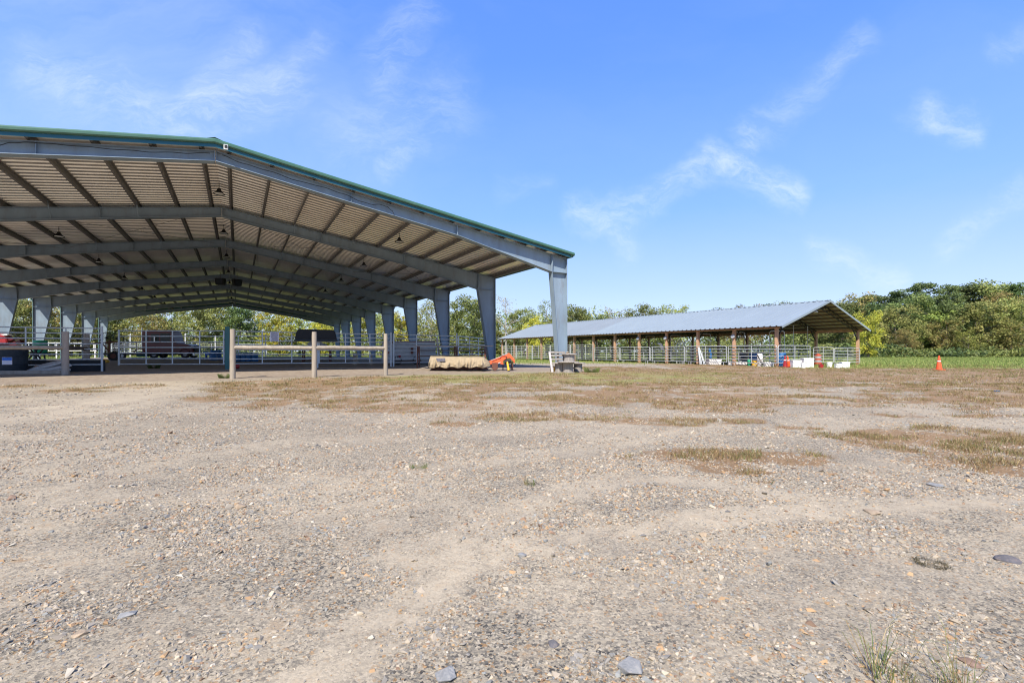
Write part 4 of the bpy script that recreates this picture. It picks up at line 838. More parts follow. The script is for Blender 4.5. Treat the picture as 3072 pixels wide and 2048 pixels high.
part('cover', canvas(), M['tarp'], mw, 38)
cvn = [c for c in mw.children if c.name.startswith('cover')][0]
mb = MB(); mb.box((u8(1326), -.668, .5), (.42, .03, .22)); mb2 = MB()
r_ = random.Random(9); mb = MB(); n = 12
for i in range(n + 1):
    x = u8(1312) + i / n * .5
    for j in range(5):
        pass
mb.add([(u8(1311), -.6, .60), (u8(1337), -.6, .61), (u8(1338), -.72, .47), (u8(1316), -.72, .44), (u8(1311), -.57, .60), (u8(1337), -.57, .61), (u8(1338), -.6, .47), (u8(1316), -.6, .44)], [(0, 1, 2, 3), (7, 6, 5, 4), (0, 4, 5, 1), (1, 5, 6, 2), (2, 6, 7, 3), (3, 7, 4, 0)])
part('faded_print', mb, M['tarpdark'], cvn)
mb = MB(); mb.box((0.0, 0, .1), (u8(1462) - u8(1300), .8, .1)); [mb.lathe([(.0, 0), (.26, .0), (.2, .07), (0, .09)], 14, c=(u8(1315) + k * .37, -.35, .06), cap=False) for k in range(7)]; part('cutter_bar', mb, M['rust'], mw)
mb = MB(); mb.bar((u8(1294), -.2, .2), (u8(1254), -.1, .06), .03, .03); part('stabiliser_rod', mb, M['woodg'], mw)
ph = lambda py: Hh(py, 23.6) - q[2]
mb = MB(); mb.prism([(u8(1466), ph(1094)), (u8(1468), ph(1082)), (u8(1525), ph(1062)), (u8(1531), ph(1064)), (u8(1530), ph(1072)), (u8(1500), ph(1089))], -.1, .1); part('main_arm', mb, M['orange'], mw, bevel=.015)
mb = MB(); mb.prism([(u8(1500), ph(1092)), (u8(1502), ph(1074)), (u8(1514), ph(1069)), (u8(1526), ph(1058)), (u8(1532), ph(1064)), (u8(1544), ph(1079)), (u8(1543), ph(1090)), (u8(1538), ph(1083)), (u8(1528), ph(1074)), (u8(1517), ph(1076)), (u8(1508), ph(1083)), (u8(1510), ph(1094))], -.28, .02); part('hitch_frame', mb, M['orange'], mw, bevel=.015)
mb = MB(); mb.tube([(u8(1474), -.16, ph(1080)), (u8(1500), -.16, ph(1070)), (u8(1522), -.16, ph(1060))], .014, 8); mb.tube([(u8(1490), -.2, ph(1092)), (u8(1508), -.2, ph(1084))], .03, 8); part('hydraulic_ram', mb, M['grey'], mw, 50)
mb = MB(); mb.tube([(u8(1512), -.36, ph(1086)), (u8(1532), -.36, ph(1082))], .11, 14); part('gearbox', mb, M['black'], mw, 50)
mb = MB(); mb.tube([(u8(1520), -.42, ph(1084)), (u8(1522), -.5, ph(1098)), (u8(1524), -.55, ph(1110))], [.05, .055, .06], 10); part('drive_shaft_guard', mb, M['yellow'], mw, 50)
for px, dy in ((1510, .2), (1538, -.1), (1536, .3)): mb = MB(); mb.bar((u8(px), dy, 0.0), (u8(px), dy, ph(1085)), .05, .05); part('stand_leg', mb, M['rust'], mw)
mb = MB(); mb.tube([(u8(1518), -.3, ph(1104)), (u8(1526), -.2, ph(1108)), (u8(1540), -.1, ph(1098)), (u8(1548), 0, ph(1091))], .015, 6); mb.tube([(u8(1500), -.2, ph(1074)), (u8(1506), -.3, ph(1066)), (u8(1520), -.3, ph(1070)), (u8(1512), -.3, ph(1090))], .014, 6); part('hose', mb, M['black'], mw, 50)
mb = MB(); mb.box((u8(1484), -.1, .22), (.3, .35, .3)); mb.tube([(u8(1484), -.35, .13), (u8(1484), .2, .13)], .13, 12); part('inner_shoe', mb, M['rust'], mw)

# wooden spool seats
def spool(px, Z, z0, drumr, drumh, top_r, top_t, label, seed, rz=0):
    x, y, z = at(px, Z); o = thing('cable_spool', label, 'spool', (x, y, z + z0), rz, 'wooden spool seats by the front right column')
    mb = MB(); n = 22; r_ = random.Random(seed)
    for k in range(n):
        a0, a1 = 2 * math.pi * k / n, 2 * math.pi * (k + .93) / n; ro = drumr * r_.uniform(.985, 1.01); ri = drumr * .9
        mb.add([(ro * math.cos(a0), ro * math.sin(a0), 0), (ro * math.cos(a1), ro * math.sin(a1), 0), (ri * math.cos(a1), ri * math.sin(a1), 0), (ri * math.cos(a0), ri * math.sin(a0), 0),
                (ro * math.cos(a0), ro * math.sin(a0), drumh), (ro * math.cos(a1), ro * math.sin(a1), drumh), (ri * math.cos(a1), ri * math.sin(a1), drumh), (ri * math.cos(a0), ri * math.sin(a0), drumh)], [(0,3,2,1),(4,5,6,7),(0,1,5,4),(1,2,6,5),(2,3,7,6),(3,0,4,7)])
    mb.lathe([(0, .01), (drumr * .9, .01), (drumr * .9, drumh - .01), (0, drumh - .01)], 22, cap=False); part('drum', mb, M['drumwood'], o)
    mb = MB(); w = .145; k = -int(top_r / w) - 1
    while k * w < top_r:
        x0, x1 = max(k * w + .004, -top_r * .995), min((k + 1) * w - .004, top_r * .995)
        if x1 > x0 + .02:
            ys = [math.sqrt(max(0, top_r ** 2 - xx * xx)) for xx in (x0, (x0 + x1) / 2, x1)]
            poly = [(x0, -ys[0]), ((x0 + x1) / 2, -ys[1]), (x1, -ys[2]), (x1, ys[2]), ((x0 + x1) / 2, ys[1]), (x0, ys[0])]; n6 = 6; zz_ = drumh + r_.uniform(0, .004)
            mb.add([(a, b, zz_) for a, b in poly] + [(a, b, zz_ + top_t) for a, b in poly], [(5, 4, 3, 2, 1, 0), (6, 7, 8, 9, 10, 11)] + [(i, i + 1 if i < 5 else 0, (i + 7) if i < 5 else 6, i + 6) for i in range(6)])
        k += 1
    part('flange', mb, M['spool'], o, bevel=.006); return o
Z0 = 22.3
spool(1680, Z0 + .05, 0, .235, .42, .44, .05, 'low wooden spool at the left, under the broad round seat board', 1, .2)
spool(1704, Z0 - .25, 0, .235, .475, .52, .05, 'low wooden spool at the front with the broadest round seat board', 2, .5)
spool(1734, Z0 + .55, 0, .2, .40, .36, .05, 'low wooden spool at the right, half hidden by the others', 3, 1.1)
spool(1708, Z0 + .35, .47, .25, .36, .36, .05, 'upper wooden spool standing on the low ones, topmost of the stack', 4, .3)
q = at(1667, Z0 + .5); pl = thing('pallet', 'grey slatted pallet on edge beside the upper wooden spool', 'pallet', q, .1); K9 = (Z0 + .5) / F
for py in (1057, 1066, 1077): mb = MB(); mb.box((.1, 0, Hh(py, Z0 + .5) - q[2]), (.72, .05, .09)); part('slat', mb, M['drumwood'], pl, bevel=.004)
for dx in (-.2, .12, .42): mb = MB(); mb.box((dx, .06, .5), (.08, .07, .98)); part('stud', mb, M['darkwood'], pl, bevel=.004)
a = at(1657, Z0 - .1); mb = MB(); mb.bar((0, 0, 0), (-.13, .12, .97), .11, .09); solid('leaning_post', mb, plain('whitewashed_board', (.55, .51, .5), .85, 0, .15, 8, (.25, .2, .18), .5, .4, 50), 'whitish weathered post leaning left of the wooden spools', 'post', a, bevel=.006)
a = at(1690, Z0 - .35); mb = MB(); mb.box((0, 0, .012), (1.0, .5, .024)); [mb.box((x, 0, .03), (.09, .5, .012)) for x in (-.4, 0, .4)]; solid('ground_board', mb, M['woodg'], 'flat pale board lying on the ground below the wooden spools', 'board', a, .1)
a = at(1663, Z0 + .2); mb = MB(); mb.box((0, 0, .12), (.06, .05, .24)); mb.box((0, 0, .25), (.1, .07, .03)); solid('yellow_peg', mb, M['yellow'], 'small yellow peg between the leaning post and the spools', 'peg', a)
a = at(1703, Z0 + .35); mb = MB(); v, f = hull(12, .6, 77); mb.add([tuple(p * .1) for p in v], [tuple(k) for k in f]); solid('rock', mb, M['rocktan'], 'small stone lying on top of the upper spool', 'rock', (a[0], a[1], a[2] + .93))

# ------------------------------------------------------------------ pole barn
barn = thing('pole_barn', 'long open pole barn with galvanised gable roof on brown wooden posts', 'barn', (B0[0], B0[1], 0), TB)
BL = 12 * BB; OE, OG0, OG1 = .51, .62, .44; ZR, ZE = 4.46, 2.55; BS = (ZR - ZE) / (BW / 2 + OE)
def bz_(u): return ZR - BS * abs(u - BW / 2)
mb = MB(); mb.box((0, 0, 1.26), (.19, .17, 2.62)); pm = mb.mesh('post', M['post'], bevel=.008); mb = MB(); mb.box((0, 0, 1.26), (.19, .17, 2.62)); pm2 = mb.mesh('post', M['post'], bevel=.008)
for i in range(13):
    for uu in (0, BW): o = link('post', pm, barn); o.location = (uu, i * BB, 0)
def bdeck(s, v0, v1, lift=0):
    pr = []; y = v0; P = .4
    while y < v1 - .001:
        for dy, hh in ((0, 0), (.27, 0), (.295, .05), (.375, .05)):
            if y + dy < v1: pr.append((y + dy, hh))
        y += P
    pr.append((v1, 0)); c = BW / 2; e = c + OE; vs = []
    for k in (0, .003): vs += [p for yy_, hh in pr for p in ((c, yy_, ZR + hh + k + lift), (c + s * e, yy_, ZE + hh + k + lift))]
    n = len(pr); return MB().add(vs, [(2 * k, 2 * k + 1, 2 * k + 3, 2 * k + 2) for k in range(n - 1)] + [(2 * n + 2 * k, 2 * n + 2 * k + 2, 2 * n + 2 * k + 3, 2 * n + 2 * k + 1) for k in range(n - 1)])
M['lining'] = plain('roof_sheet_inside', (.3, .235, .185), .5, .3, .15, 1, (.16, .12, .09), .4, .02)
for s in (-1, 1):
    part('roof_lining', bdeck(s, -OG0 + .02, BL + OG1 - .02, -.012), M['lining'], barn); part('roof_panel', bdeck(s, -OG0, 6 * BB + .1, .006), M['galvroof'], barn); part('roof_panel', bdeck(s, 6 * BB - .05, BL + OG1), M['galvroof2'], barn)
c_ = BW / 2
mb = MB(); mb.prism([(c_ - .16, ZR - .01), (c_, ZR + .05), (c_ + .16, ZR - .01), (c_ + .16, ZR - .004), (c_, ZR + .056), (c_ - .16, ZR - .004)], -OG0 - .01, BL + OG1 + .01)
for v in np.arange(-.5, BL, .3): mb.box((c_ - .1, v, ZR + .034), (.12, .05, .02)); 
part('ridge_cap', mb, M['galvroof'], barn)
for s in (-1, 1):
    e = c_ + OE
    for vv, d in ((-OG0, -1), (BL + OG1, 1)):
        mb = MB(); a = (c_, vv + d * .02, ZR - .045); b = (c_ + s * e, vv + d * .02, ZE - .045); mb.bar(a, b, .03, .13); part('rake_trim', mb, M['galvroof'], barn)
    mb = MB(); u_ = c_ + s * (c_ + .13); mb.box((u_, BL / 2, bz_(c_ + c_ + .13) - .13), (.05, BL + .5, .2)); part('eave_beam', mb, M['post'], barn)
    for k in range(9):
        f = .35 + k * (e - .5) / 8; mb = MB(); mb.box((c_ + s * f, (BL + OG1 - OG0) / 2, ZR - BS * f - .05), (.045, BL + OG0 + OG1 - .08, .085)); part('purlin', mb, M['darkwood'], barn)
def truss():
    mb = MB(); d = .12
    for s in (-1, 1):
        a0, a1 = Vector((c_ + s * .05, 0, ZR - d)), Vector((c_ + s * c_, 0, bz_(0) - d)); b0, b1 = Vector((c_ + s * .05, 0, ZR - d - .38)), Vector((c_ + s * c_, 0, bz_(0) - d - .22))
        mb.bar(a0, a1, .06, .05); mb.bar(b0, b1, .05, .04)
        for k in range(10):
            f, g = k / 10, (k + 1) / 10; mb.bar(a0.lerp(a1, f), b0.lerp(b1, (f + g) / 2), .025, .025); mb.bar(b0.lerp(b1, (f + g) / 2), a0.lerp(a1, g), .025, .025)
        q = Vector((c_ + s * c_, 0, 1.75)); mb.bar(q, Vector((c_ + s * (c_ - .75), 0, bz_(0) - .1)), .06, .05)
    mb.bar((c_, 0, ZR - .1), (c_, 0, ZR - .55), .06, .06); return mb
tm = truss().mesh('truss', M['black'])
for i in range(13): o = link('truss', tm, barn); o.location = (0, i * BB, 0)
o = thing('barn_lamp', 'white lamp under the near gable of the pole barn', 'lamp', (*BP(c_ - .35, .15), 3.72)); mb = MB(); mb.lathe([(.05, .2), (.06, .1), (.14, .02), (.16, -.04), (.13, -.05), (0, -.05)], 16, cap=False); part('shade', mb, M['white'], o, 40); mb = MB(); mb.tube([(0, 0, .18), (0, 0, .4)], .015, 6); part('stem', mb, M['black'], o)
for i, (k, nm) in enumerate(((1, 'second'), (3, 'fourth'), (4, 'fifth'))):
    o = thing('post_fan', f'small round grey fan on the {nm} near-side post of the pole barn', 'fan', (*BP(-.16, k * BB), 1.98 + .02 * k), TB, 'fans on the barn posts'); mb = MB(); mb.lathe([(0, -.05), (.13, -.05), (.15, 0), (.13, .05), (0, .05)], 16, cap=False); c2 = part('cage', mb, M['grey'], o, 40); c2.rotation_euler = (0, math.pi / 2 + .4, 0); mb = MB(); mb.tube([(.02, 0, 0), (.1, 0, 0)], .02, 6); part('bracket', mb, M['black'], o)
# corral panels round the barn
GT, GG = 'tall corral panels at the far end of the barn', 'round-cornered gates along the near side of the barn'
tall = [1507, 1549, 1597, 1651, 1711, 1780]; ON = ['farthest', 'second', 'third', 'fourth', 'fifth']
for k, (a, b) in enumerate(zip(tall[:-1], tall[1:])):
    p0, p1 = on_bl(a + 1, -.2)[:2], on_bl(b - 1, -.2)[:2]
    panel(f'tall eight-rail corral panel on the barn side, {ON[k]} from the far end', p0, p1, 1.62, .22, 8, (.35, .68), GT, ends=((1.66, .0), (1.66, .0)), r=.024, mat='galvdull')
gates = [(1783, 1858), (1861, 1949), (1952, 2054), (2058, 2180), (2185, 2331)]; ON2 = ['next to the tall panels', 'second from the tall panels', 'in the middle of the row', 'second from the near corner', 'at the near corner post']
for k, (a, b) in enumerate(gates):
    p0, p1 = on_bl(a, -.2)[:2], on_bl(b, -.2)[:2]
    panel(f'round-cornered pipe gate on the barn side, {ON2[k]}', p0, p1, 1.33 + .008 * k, .22, 6, (.5,) if k != 2 else (.06, .5), GG, 'pipe_gate', 'gate', mat='galvdull', rounded=True, foot=1, r=.023)
p0, p1 = on_bf(2335, -.2)[:2], on_bf(2430, -.2)[:2]; panel('round-cornered pipe gate on the gable end, left of the white tubs', p0, p1, 1.36, .24, 6, (.5,), 'gates on the gable end', 'pipe_gate', 'gate', mat='galvdull', rounded=True, r=.023)
p0, p1 = on_bf(2440, .9)[:2], on_bf(2500, -.2)[:2]; panel('round-cornered pipe gate on the gable end, behind the striped traffic drum', p0, p1, 1.26, .2, 6, (.5,), 'gates on the gable end', 'pipe_gate', 'gate', mat='galvdull', rounded=True, r=.022)
p0, p1 = on_bf(2504, -.2)[:2], on_bf(2579, -.2)[:2]; panel('round-cornered pipe gate on the gable end, at the right corner post', p0, p1, 1.2, .2, 6, (.5,), 'gates on the gable end', 'pipe_gate', 'gate', mat='galvdull', rounded=True, r=.023)
p0, p1 = on_bl(2497, BW - .0)[:2] if False else BP(BW + .2, .1), BP(BW + .2, BB); 
OR = ['first', 'second', 'third', 'fourth', 'fifth', 'sixth', 'seventh', 'eighth', 'ninth', 'tenth', 'eleventh', 'twelfth']
for i in range(12):
    panel(f'pipe panel along the far barn side, {OR[i]} bay from the near gable', BP(BW + .17, i * BB + .1), BP(BW + .17, (i + 1) * BB - .1), 1.3, .3, 6, (.5,), 'panels along the far side of the barn', mat='galvdull', rounded=True, r=.022)
for i in (1, 2, 3, 4, 5, 7, 9, 11):
    panel(f'stall divider across the barn at the {OR[i]} post from the near gable', BP(.5, i * BB), BP(BW - 3, i * BB + .05), 1.35, .3, 5, (.33, .66), 'stall dividers inside the barn', mat='galvdull', rounded=True, r=.02)
# tall bow frames
for k, (a, b, py, uu, nm) in enumerate(((1909, 1926, 1011, 4, 'farthest of all'), (1938, 1964, 1008.5, 4, 'second farthest'), (2012, 2041, 1006, 4, 'in the middle, behind the feeder arch'), (2099, 2131, 1001, 3.6, 'above the stacked pipes'), (2196, 2234, 996.5, 3.2, 'behind the second near post'), (2309, 2353, 993, 2.4, 'around the near corner post'))):
    ym = on_bl((a + b) / 2, uu)[1]; x0, x1, zt = X(a, ym), X(b, ym), Hh(py, ym); mb = MB(); R = .12; pts = [(x0, 0, 0)]
    for t in range(6): g = t / 5 * math.pi / 2; pts.append((x0 + R - R * math.cos(g), 0, zt - R + R * math.sin(g)))
    for t in range(6): g = (5 - t) / 5 * math.pi / 2; pts.append((x1 - R + R * math.cos(g), 0, zt - R + R * math.sin(g)))
    pts.append((x1, 0, 0)); pts = [(p[0] - x0, p[1], p[2]) for p in pts]; mb.tube(pts, .024, 7)
    if py > 988: mb.tube([(0, 0, zt - .75), (x1 - x0, 0, zt - .75)], .015, 6)
    solid('bow_frame', mb, M['galv'], f'tall bent-pipe bow gate frame inside the barn, {nm}', 'gate frame', (x0, ym, 0), group='bow gate frames inside the barn', smooth=60)
for px, nm in ((2380, 'left'), (2423, 'right')):
    y = on_bf(px, 2.2)[1]; mb = MB(); mb.tube([(0, 0, 0), (0, 0, 2.9)], .02, 7); mb.box((0, 0, .01), (.12, .12, .02)); solid('steel_pole', mb, M['galv'], f'thin upright steel pole under the near gable, the {nm} of two', 'pole', (X(px, y), y, 0), group='steel poles under the near gable', smooth=60)
# goods in and around the barn
def inb(px, uu=.7): x, y, v = on_bl(px, uu); return (x, y, gz1(x, y))
def gnd(px, py): x, y = G(px, py); return (x, y, gz1(x, y))
def tub(px0, px1, pyt, p, label, mat='white', taper=.9, sq=False, name='white_tub', cat='tub', depth=None):
    Z = p[1]; w = (px1 - px0) / F * Z; hh = Hh(pyt, Z) - p[2]; o = thing(name, label, cat, p, 0)
    if sq:
        dp = depth or w * .6; mb = MB(); q = taper; a, b = w / 2, dp / 2; V = []
        for z, f, ins in ((0, q, 0), (hh * .93, 1, 0), (hh * .93, 1.05, 0), (hh, 1.05, 0), (hh, .93, 0), (.04, q * .9, 0)):
            V += [(-a * f, -b * f, z), (a * f, -b * f, z), (a * f, b * f, z), (-a * f, b * f, z)]
        fs = [(3, 2, 1, 0)] + [(4 * k + i, 4 * k + (i + 1) % 4, 4 * k + 4 + (i + 1) % 4, 4 * k + 4 + i) for k in range(5) for i in range(4)] + [(20, 21, 22, 23)]
        mb.add(V, fs); part('shell', mb, M[mat], o, bevel=.006)
    else:
        R = w / 2; mb = MB(); mb.lathe([(0, 0), (R * taper, 0), (R * (taper + 1) / 2, hh * .5), (R * (taper + 1) / 2 + .012, hh * .52), (R * (taper + 1) / 2 + .012, hh * .56), (R * (taper + 1) / 2, hh * .58), (R, hh * .94), (R * 1.04, hh * .95), (R * 1.04, hh), (R * .94, hh), (R * .9, hh * .2), (0, hh * .18)], 22, cap=False); part('shell', mb, M[mat], o, 40)
    mb = MB(); R = w / 2; mb.tube([(R * 1.02 * math.cos(a), -.02 - (depth or w * .6) / 2 * (1 if sq else 1.4), hh * .9 - abs(math.sin(a)) * hh * .45) for a in np.linspace(math.pi, 0, 9)] if sq else [(R * 1.06 * math.cos(a), -abs(math.sin(a)) * R * .7 - .02, hh * .85 - abs(math.sin(a)) * hh * .4) for a in np.linspace(math.pi, 0, 11)], .008, 5); part('handle', mb, M['galv'], o); return o
tub(2374, 2400, 1080, gnd(2387, 1102), 'white square tub on the gable end, just right of the tilted cone', sq=True)
tub(2406, 2436, 1073.5, gnd(2421, 1101.5), 'tallest white square tub on the gable end, left of the striped traffic drum', sq=True, taper=.97)
tub(2404, 2417, 1088, gnd(2410, 1103.5), 'small white bucket in front of the tallest white tub', name='bucket', cat='bucket')
tub(2481, 2496, 1085, gnd(2488, 1101), 'white round bucket between the traffic drum and the gable gate post', name='bucket', cat='bucket')
tub(2506, 2523, 1090, gnd(2514, 1103.5), 'low white box, left one of the pair at the right gable gate', sq=True, taper=.95, name='white_box', cat='box')
tub(2521, 2545, 1085, gnd(2533, 1103), 'higher white box, right one of the pair at the right gable gate', sq=True, taper=.97, name='white_box', cat='box')
tub(2122, 2160, 1076, inb(2141, .55), 'long white trough behind the pipe gate, right of the leaning pipes', sq=True, taper=.93, depth=.6, name='trough', cat='trough')
tub(2290, 2316, 1085, inb(2303, .5), 'low white trough beside the near corner post', sq=True, taper=.93, depth=.5, name='trough', cat='trough')
tub(2184, 2198, 1083, inb(2191, .5), 'small white tub left of the second near barn post', name='bucket', cat='bucket')
drum(0, 0, 16 / F * 32.3, .62 * 1.35, 'white', 'upright white barrel behind the diagonal plank', loc3=inb(2280, .6), rings=2); drum(0, 0, .2, .42, 'tealdrum', 'small teal gas bottle standing behind the near barn gate', name='gas_bottle', cat='bottle', loc3=inb(2247, .6))
tub(2256, 2271, 1082, inb(2263, .5), 'yellow bucket behind the near barn gate', mat='yellow', name='bucket', cat='bucket')
for k, px in enumerate((2208, 2216, 2224, 2232)):
    p = inb(px, .6); mb = MB(); mb.tube([(0, -.18, .13), (0, .18, .13)], .12, 14); mb.tube([(0, -.19, .13), (0, .19, .13)], .045, 10); solid('cable_roll', mb, M['white'], 'white roll in the row of four on the barn floor, ' + ('leftmost', 'second', 'third', 'rightmost')[k], 'roll', (p[0], p[1], p[2] + .0), .4 + .3 * k, 'white rolls on the barn floor', 40)
p0, p1 = inb(2260, -.35), inb(2326, .35); mb = MB(); mb.bar((0, 0, .04), (p1[0] - p0[0], p1[1] - p0[1], 1.0), .14, .05); solid('plank', mb, M['wood'], 'long pale plank leaning diagonally on the near barn gate', 'plank', p0, bevel=.004)
p0, p1 = inb(2272, -.3), inb(2288, .3); mb = MB(); mb.bar((0, 0, .75), (p1[0] - p0[0], p1[1] - p0[1], .1), .06, .04); solid('stick', mb, M['darkwood'], 'dark stick crossing under the diagonal plank', 'stick', p0)
for k, (a, b, t_) in enumerate(((2094, 2100, 1040), (2096, 2106, 1043), (2098, 2112, 1045), (2095, 2103, 1047), (2097, 2116, 1041))):
    p0, p1 = inb(b, -.42), inb(a, -.28); mb = MB(); mb.tube([(0, 0, .02), (p1[0] - p0[0], p1[1] - p0[1], Hh(t_, p1[1]))], .022, 7); solid('loose_pipe', mb, M['galv'], 'loose pipe leaning on the third near barn post, ' + ('steepest', 'second steepest', 'in the middle', 'shortest', 'flattest')[k] + ' of five', 'pipe', p0, group='loose pipes leaning on the post', smooth=60)
for px, pt, lb, hh in ((2131, 1045, 'bright blue plastic chute hung behind the long white trough', 1),):
    p = inb(px, .4); mb = MB(); mb.tube([(0, 0, Hh(1074, p[1])), (.05, 0, Hh(1062, p[1])), (-.04, 0, Hh(1052, p[1])), (0, 0, Hh(1045, p[1]))], [.09, .07, .09, .12], 8); solid('chute', mb, M['blue'], lb, 'chute', (p[0], p[1], 0), smooth=60)
p = inb(1982, .5); mb = MB(); a0 = X(1973, p[1]) - p[0]; a1 = X(1990, p[1]) - p[0]; mb.prism([(a0, Hh(1031, p[1])), (a0 + .1, Hh(1028, p[1])), (a0 + .28, Hh(1030, p[1])), (a1, Hh(1046, p[1])), (a1 - .1, Hh(1050, p[1])), (a0 + .2, Hh(1035, p[1]))], -.2, .2); solid('feed_chute', mb, M['white'], 'white curved feed chute at the middle near barn post', 'chute', (p[0], p[1], 0), bevel=.015)
p = inb(2052, 1.4); o = thing('hay_feeder', 'round bent-pipe hay feeder arch behind the barn gates', 'feeder', (p[0], p[1], 0), TB)
for d in (-.35, .35):
    w = 16 / F * p[1]; zt = Hh(1021, p[1]); mb = MB(); mb.tube([(w * math.cos(a), d, zt - .45 + .45 * math.sin(a)) for a in np.linspace(0, math.pi, 11)], .03, 7); mb.tube([(w, d, 0), (w, d, zt - .45)], .03, 7); mb.tube([(-w, d, 0), (-w, d, zt - .45)], .03, 7); part('hoop', mb, M['galv'], o, 60)
for a in (2.2, 2.5, 2.8): mb = MB(); mb.tube([(w * math.cos(a), -.35, zt - .45 + .45 * math.sin(a)), (w * math.cos(a), .35, zt - .45 + .45 * math.sin(a))], .02, 6); part('crossbar', mb, M['galv'], o, 60)
drum(0, 0, .58, .9, 'blue', 'blue barrel inside the barn left of the red cone', loc3=inb(2344, 1.3)); drum(0, 0, .56, .88, 'blue', 'blue barrel on the barn floor seen through the gate by the near corner', loc3=inb(2260, 2.6)); drum(0, 0, .56, .88, 'navy', 'dark barrel deep inside the barn behind the second near post', loc3=inb(2225, 3.2))
def cone(px, p, hh, label, tilt=0, rz=0, mat='cone'):
    o = thing('traffic_cone', label, 'traffic cone', p, rz); o.rotation_euler = (0, tilt, rz); s = hh / .72
    mb = MB(); mb.box((0, 0, .02 * s), (.36 * s, .36 * s, .04 * s)); part('base', mb, M[mat], o, bevel=.012)
    mb = MB(); R = lambda z: (.135 - .105 * z / .72); pr = [(R(z), z) for z in (.04, .2, .36, .52, .68)]; pr += [(.035, .715), (.02, .72), (.012, .70)]; mb.lathe([(r * s, z * s) for r, z in pr], 22, cap=False); part('body', mb, M[mat], o, 50)
    for z0, z1 in ((.42, .47),):
        mb = MB(); mb.lathe([((R(z0) + .003) * s, z0 * s), ((R(z1) + .003) * s, z1 * s)], 22, cap=False); part('reflective_band', mb, M['white'] if z0 < .5 else M['grey'], o, 60)
cone(2817, gnd(2817, 1110), .76, 'lone orange traffic cone at the edge of the green field')
cone(2355, inb(2355, -.4)[:2] + (0,), .72, 'upright red-orange cone by the near corner gate', mat='red')
cone(2366, gnd(2368, 1101), .72, 'tilted orange and white cone beside the white tubs', -.22, .3)
p = (*on_bf(2454, .7)[:2], 0); o = thing('traffic_drum', 'orange and white striped traffic drum in front of the gable', 'traffic drum', p); M['shadedorange'] = plain('shaded_orange_plastic', (.4, .07, .035), .6, 0, .2, 5, (.2, .06, .04), .4, .05); R = 21 / F * p[1] / 2; hh = Hh(1063, p[1]); bands = [0, .07, .27, .47, .64, .84, .97]  # orange darkened and white bands greyed to paint in the gable's shade
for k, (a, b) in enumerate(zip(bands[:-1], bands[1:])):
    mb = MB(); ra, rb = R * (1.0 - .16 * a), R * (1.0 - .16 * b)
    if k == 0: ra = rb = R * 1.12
    mb.lathe([(ra, a * hh), (ra, b * hh - .008), (rb * .985, b * hh)], 22, cap=k in (0, 5)); part('rubber_base' if k == 0 else ('orange_band' if k % 2 else 'white_band'), mb, M['rubber'] if k == 0 else (M['shadedorange'] if k % 2 else M['grey']), o, 40)
mb = MB(); mb.box((0, 0, hh * .99), (.2, .05, .08)); part('handle', mb, M['cone'], o)
p = gnd(2463, 1103); mb = MB(); mb.box((0, 0, .11), (.2, .15, .22)); mb.lathe([(.05, .22), (.05, .26), (0, .26)], 10, cap=False); solid('fuel_can', mb, M['red'], 'small red fuel can at the foot of the traffic drum', 'can', p, bevel=.02)
p = G(2990, 1175); mb = MB(); mb.box((0, 0, .015), (.12, .08, .03)); solid('blue_scrap', mb, M['blue'], 'flattened blue plastic scrap on the grass at the right', 'litter', (p[0], p[1], gz1(*p)), .3, bevel=.012)

